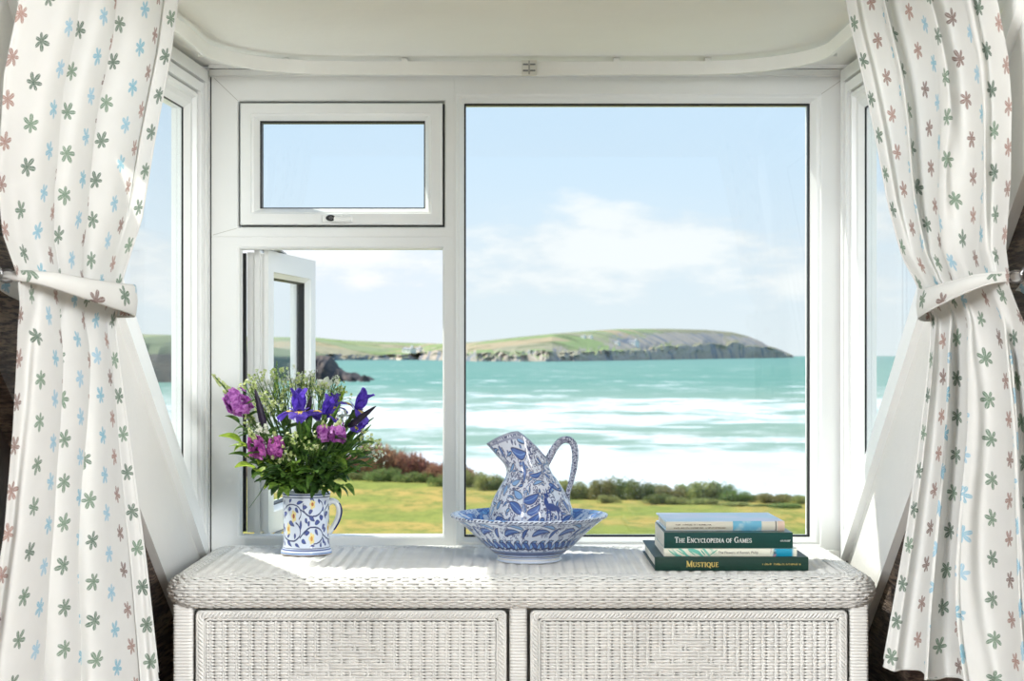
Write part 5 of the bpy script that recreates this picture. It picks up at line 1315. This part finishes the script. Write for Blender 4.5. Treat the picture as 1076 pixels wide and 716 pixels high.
# headland across the bay
def head_mat():  # field and cliff colours paled to stand in for distance haze
    m = bpy.data.materials.new('headland_fields_and_cliffs'); m.use_nodes = True; t = NT(m); b = t.N['Principled BSDF']; p = t.pos(); g_ = t.new('ShaderNodeNewGeometry'); nz = t.sep(g_.outputs['Normal'])[2]; z = t.sep(p)[2]
    v = t.new('ShaderNodeTexVoronoi'); v.inputs['Scale'].default_value = 1; t.L.new(t.scalev(p, (.0040, .0042, .001)), v.inputs['Vector']); cs_ = t.sep(v.outputs['Color'])
    fld = t.mix(t.sm(cs_[0], .3, .45), srgb(140, 150, 112), srgb(156, 150, 122)); fld = t.mix(t.sm(cs_[1], .70, .74), fld, srgb(176, 156, 124)); fld = t.mix(t.sm(cs_[2], .6, .7), fld, srgb(138, 154, 100))
    x = t.sep(p)[0]
    fld = t.mix(t.sm(x, 300, 900), fld, srgb(144, 138, 112))
    fld = t.mix(t.sm(t.noise(1, t.scalev(p, (.010, .010, .02)), 5, .6), .52, .66), fld, srgb(104, 112, 74))
    cl = t.mix(t.noise(1, t.scalev(p, (.02, .02, .03)), 5, .65), srgb(134, 128, 124), srgb(206, 188, 166)); cl = t.mix(t.sm(t.noise(1, t.scalev(p, (.008, .008, .008)), 4), .52, .6), cl, srgb(128, 132, 138))
    c = t.mix(t.sm(t.m('ADD', nz, t.m('MULTIPLY', t.noise(1, t.scalev(p, (.015, .008, .0)), 4), .16)), .97, 1.01), cl, fld)
    # pale sand at the foot of one cove
    sand = t.m('MULTIPLY', t.m('MULTIPLY', t.sm(x, -440, -425), t.sm(x, -350, -362)), t.sm(z, ZS+9, ZS+6)); c = t.mix(sand, c, srgb(226, 206, 180))
    t.L.new(c, b.inputs['Base Color']); b.inputs['Roughness'].default_value = .9; b.inputs['Specular IOR Level'].default_value = .1; return m
prof = [(-900, 344), (100, 350), (240, 354), (332, 355), (365, 358), (400, 359.5), (430, 360.5), (465, 361.5), (500, 359.5), (540, 355), (580, 351), (620, 348), (650, 346), (700, 346), (740, 347), (768, 349.5), (786, 354), (798, 359), (806, 364), (815, 366), (822, 369), (831, 373)]
basep = [(-900, 378), (330, 379), (440, 378.5), (500, 380), (580, 380.1), (640, 379.3), (700, 378.2), (760, 377.1), (832, 376.2)]
cliff = [(-900, 12), (340, 7), (400, 5), (450, 9), (500, 9), (560, 11), (600, 10), (640, 10), (690, 13), (740, 15), (780, 15), (805, 11), (820, 7), (832, 3)]
pxs = np.concatenate([np.linspace(-900, 300, 120), np.linspace(302, 832, 520)])
mb = MB(); R = []
for v in np.concatenate([np.linspace(0, .12, 14), np.linspace(.15, 1, 26)]):
    row = []
    for px in pxs:
        yb = interp(px, basep); Yb = 14*F/(yb-374); Yb = min(Yb, 13000)
        Yj = 60*fbm(px*.05, 0, 1)
        Yt = Yb*1.25 + 150
        zt = (374 - interp(px, prof))/F*Yt + 14     # height above sea of the skyline
        hc = interp(px, cliff)/F*Yb
        hj = hc*.35*fbm(px*.045, 0, 5)
        if v <= .12: t_ = v/.12; z = (hc+hj)*t_**.8; Y = Yb + Yj + (30 + 50*fbm(px*.11, t_*1.2, 9))*t_*2
        else: t_ = (v-.12)/.88; q_ = max(0, 1-t_*5)**2; Y = Yb + 100 + Yj*q_ + (Yt-Yb-100)*t_; z = hc + hj*q_ + (zt-hc)*(math.sin(t_*PI/2)) + 3*fbm(px*.03, t_*3, 2)*(1-t_)
        row.append(((px-538)/F*(Yb + 60 + (Yt-Yb)*max(0, (v-.12)/.88)), Y, ZS + max(-1, z) - (1 if v == 0 else 0)))
    R.append(row)
last = [(x, y+400, ZS) for x, y, z in R[-1]]; R.append(last)
mb.grid(np.array(R)); o = recalc(mb.build('headland', head_mat(), smooth=False)); tag(o, kind='structure')
if sum(p.normal.z for p in o.data.polygons) < 0:
    o.data.flip_normals()

from mathutils.bvhtree import BVHTree
HEAD = BVHTree.FromPolygons([v.co.copy() for v in o.data.vertices], [tuple(q.vertices) for q in o.data.polygons])
# near dark point with rocks, left
M['rock'] = mat('dark_sea_rock', srgb(88, 80, 76), .85, 0, .06, col2=srgb(50, 48, 50), world=True)
def pt_mat():
    m = bpy.data.materials.new('near_cliff'); m.use_nodes = True; t = NT(m); b = t.N['Principled BSDF']; p = t.pos(); z = t.sep(p)[2]
    cl = t.mix(t.sm(t.noise(1, t.scalev(p, (.10, .06, .16)), 6, .7), .35, .65), srgb(104, 88, 76), srgb(52, 50, 52))
    c = t.mix(t.sm(t.m('ADD', z, t.m('MULTIPLY', t.noise(.05, p, 4), 8)), ZS+17, ZS+19), cl, srgb(110, 124, 84)); t.L.new(c, b.inputs['Base Color']); b.inputs['Roughness'].default_value = .9; return m
pts_t = [(-500, 340), (0, 352), (140, 354), (190, 357), (260, 364), (320, 371), (333, 373), (341, 375), (348, 384), (356, 390), (366, 389.5), (374, 395), (381, 393.5), (387, 398), (391, 401)]
mb = MB(); R = []
for v in np.linspace(0, 1, 26):
    row = []
    for px in np.concatenate([np.linspace(-500, 300, 60), np.linspace(304, 391, 110)]):
        top = interp(px, pts_t); Yb = 950 - (max(0, 300-px))*.25
        zt = max(1.0, (374-top)/F*(Yb+30) + 14); n_ = fbm(px*.12, v*3, 7)
        Y = Yb + v*60 + 12*n_*math.sin(PI*min(1, v*1.2)); z = zt*math.sin(PI*min(v*.9+.0, 1))**.45*(1+.10*n_*(v > .1)) if v < .98 else -2
        row.append(((px-538)/F*Yb, Y, ZS - 1.2 + z*1.06))
    R.append(row)
mb.grid(np.array(R)); tag(recalc(mb.build('cliff_point', pt_mat())), kind='structure')
def rock(px, py, w, h, Y, label):
    bm = bmesh.new(); bmesh.ops.create_icosphere(bm, subdivisions=4, radius=1)
    for v in bm.verts:
        n_ = fbm(v.co.x*1.3+px, v.co.y*1.3, v.co.z*1.3, 4); v.co *= 1 + .38*n_
    me = bpy.data.meshes.new('sea_rock'); bm.to_mesh(me); bm.free(); me.materials.append(M['rock']); o = bpy.data.objects.new('sea_rock', me); C.objects.link(o)
    s = Y/F; o.scale = (w*s/2, w*s/2, h*s); o.location = ((px-538)*s, Y, ZS-.5); tag(o, label, 'rock')
rock(355, 0, 12, 11, 930, 'dark jagged rock nearest the cliff foot, left of the low rocks')
rock(369, 0, 9, 6, 925, 'low brown rock in the surf, middle of the three by the point')
rock(383, 0, 11, 7, 922, 'outermost dark rock in the surf off the cliff point')

# farmhouses on the headland
M['hwall'] = mat('whitewash', (.85, .84, .80, 1), .8, .03, .1); M['hroof'] = mat('slate_roof', srgb(176, 176, 178), .7, .1, .1)
def house(px, py, w, h, label, n=1):
    hit = HEAD.ray_cast(Vector((0, 0, EYE)), at(px, py + h*.2, 1) - Vector((0, 0, EYE)))[0]; x, Y, z = hit; s = Y/F; Y -= w*s*.3
    r = empty('farmhouse', (x, Y, z), math.radians(-50), label=label, cat='house'); W, H = w*s*1.35, h*s*1.15
    a = MB(); a.prism([(-W/2, -H*1.5), (W/2, -H*1.5), (W/2, H*.7), (-W/2, H*.7)], -W*.25, W*.25, lambda u, v, d: (u, d, v))
    a.add([(-W/2, -W*.25, H*.7), (-W/2, W*.25, H*.7), (-W/2, 0, H*1.05)], [(0, 1, 2)]); a.add([(W/2, -W*.25, H*.7), (W/2, W*.25, H*.7), (W/2, 0, H*1.05)], [(0, 1, 2)])
    a.build('wall', M['hwall'], r); b_ = MB()
    b_.prism([(-W*.28, H*.66), (0, H*.85), (W*.28, H*.66), (W*.28, H*.72), (0, H*.95), (-W*.28, H*.72)], -W*.53, W*.53, lambda u, v, d: (d, u, v)); b_.build('roof', M['hroof'], r)
    c_ = MB(); c_.box(W*.3, -W*.04, H*.9, W*.4, W*.04, H*1.45); c_.build('chimney', M['hwall'], r)
    d_ = MB()
    for q in (-.25, .25): d_.box(W*q-W*.03, -W*.256, H*.2, W*q+W*.03, -W*.25, H*.42)
    d_.build('window', M['rock'], r)
house(430, 370, 11, 5, 'white farmhouse on the near shore of the bay, seen through the open casement'); house(440, 369, 5, 4, 'small white barn right beside the farmhouse by the bay')
house(613, 355, 4, 2.4, 'tiny white house high on the headland, left one of the close pair'); house(620, 355, 4, 2.4, 'tiny white house high on the headland, right one of the close pair')
house(648, 361.5, 5, 2.8, 'tiny white house standing alone mid slope of the headland'); house(665, 361, 9, 3.4, 'long white house above the headland cliffs')

# ------------------------------------------------------------------ sky, sun, added fill light, camera
w = bpy.data.worlds.new('sky'); bpy.context.scene.world = w; w.use_nodes = True; t = NT(w); bg = t.N['Background']
g_ = t.new('ShaderNodeTexCoord').outputs['Generated']; s = t.sep(g_); e = s[2]
sky = t.mix(t.sm(e, -.02, .16), srgb(230, 238, 243), srgb(206, 230, 252)); sky = t.mix(t.sm(e, .15, .8), sky, srgb(120, 170, 232))
n1 = t.noise(1, t.scalev(g_, (9, 9, 26)), 7, .58); n2 = t.noise(1, t.scalev(g_, (3.2, 3.2, 9)), 3, .5)
cm = t.m('ADD', t.m('MULTIPLY', n1, .62), t.m('MULTIPLY', n2, .38))
band = t.m('MULTIPLY', t.sm(e, .005, .045), t.sm(e, .115, .072))
cloud = t.m('MULTIPLY', t.sm(cm, t.m('SUBTRACT', .60, t.m('MULTIPLY', band, .16)), t.m('SUBTRACT', .72, t.m('MULTIPLY', band, .16))), t.sm(e, .5, .2))
shade = t.mix(t.sm(n1, .42, .62), srgb(226, 233, 240), srgb(250, 251, 252))
c = t.mix(t.m('MULTIPLY', cloud, .85), sky, shade); c = t.mix(t.sm(e, -.02, -.06), c, (.25, .3, .25, 1))
t.L.new(c, bg.inputs[0]); bg.inputs[1].default_value = 1.1

def light(name, typ, loc, energy, col, rot=None, **k):
    l = bpy.data.lights.new(name, typ); l.energy = energy; l.color = col
    for a, b_ in k.items(): setattr(l, a, b_)
    o = bpy.data.objects.new(name, l); C.objects.link(o); o.location = loc
    if rot: o.rotation_euler = rot
    return o
d = Vector((.80, -.40, -1)).normalized()
o = light('sun', 'SUN', (0, 0, 20), 6.5, (1, .96, .88), angle=math.radians(.7)); o.rotation_euler = d.to_track_quat('-Z', 'Y').to_euler()
for sx in (-1, 1):  # added fill lamps, out of view, brightening the room side of the window
    o = light('room_fill_light', 'AREA', (sx*2.4, -1.0, 2.0), 275, (.95, .975, 1), shape='SQUARE', size=1.3); o.rotation_euler = (Vector((0, 3.3, 1.2)) - Vector((sx*2.4, -1.0, 2.0))).to_track_quat('-Z', 'Y').to_euler()
cam = bpy.data.cameras.new('camera'); co = bpy.data.objects.new('camera', cam); C.objects.link(co); co.location = (0, 0, EYE); co.rotation_euler = (PI/2, 0, 0)
cam.sensor_width = 36; cam.lens = F/1076*36; cam.shift_y = 16/1076; cam.clip_end = 100000; cam.clip_start = .05
cam.dof.use_dof = True; cam.dof.focus_distance = 3.12; cam.dof.aperture_fstop = 13
bpy.context.scene.camera = co
sc = bpy.context.scene; sc.view_settings.view_transform = 'Standard'; sc.view_settings.look = 'None'; sc.view_settings.gamma = 1; sc.view_settings.use_curve_mapping = False; sc.view_settings.exposure = 0
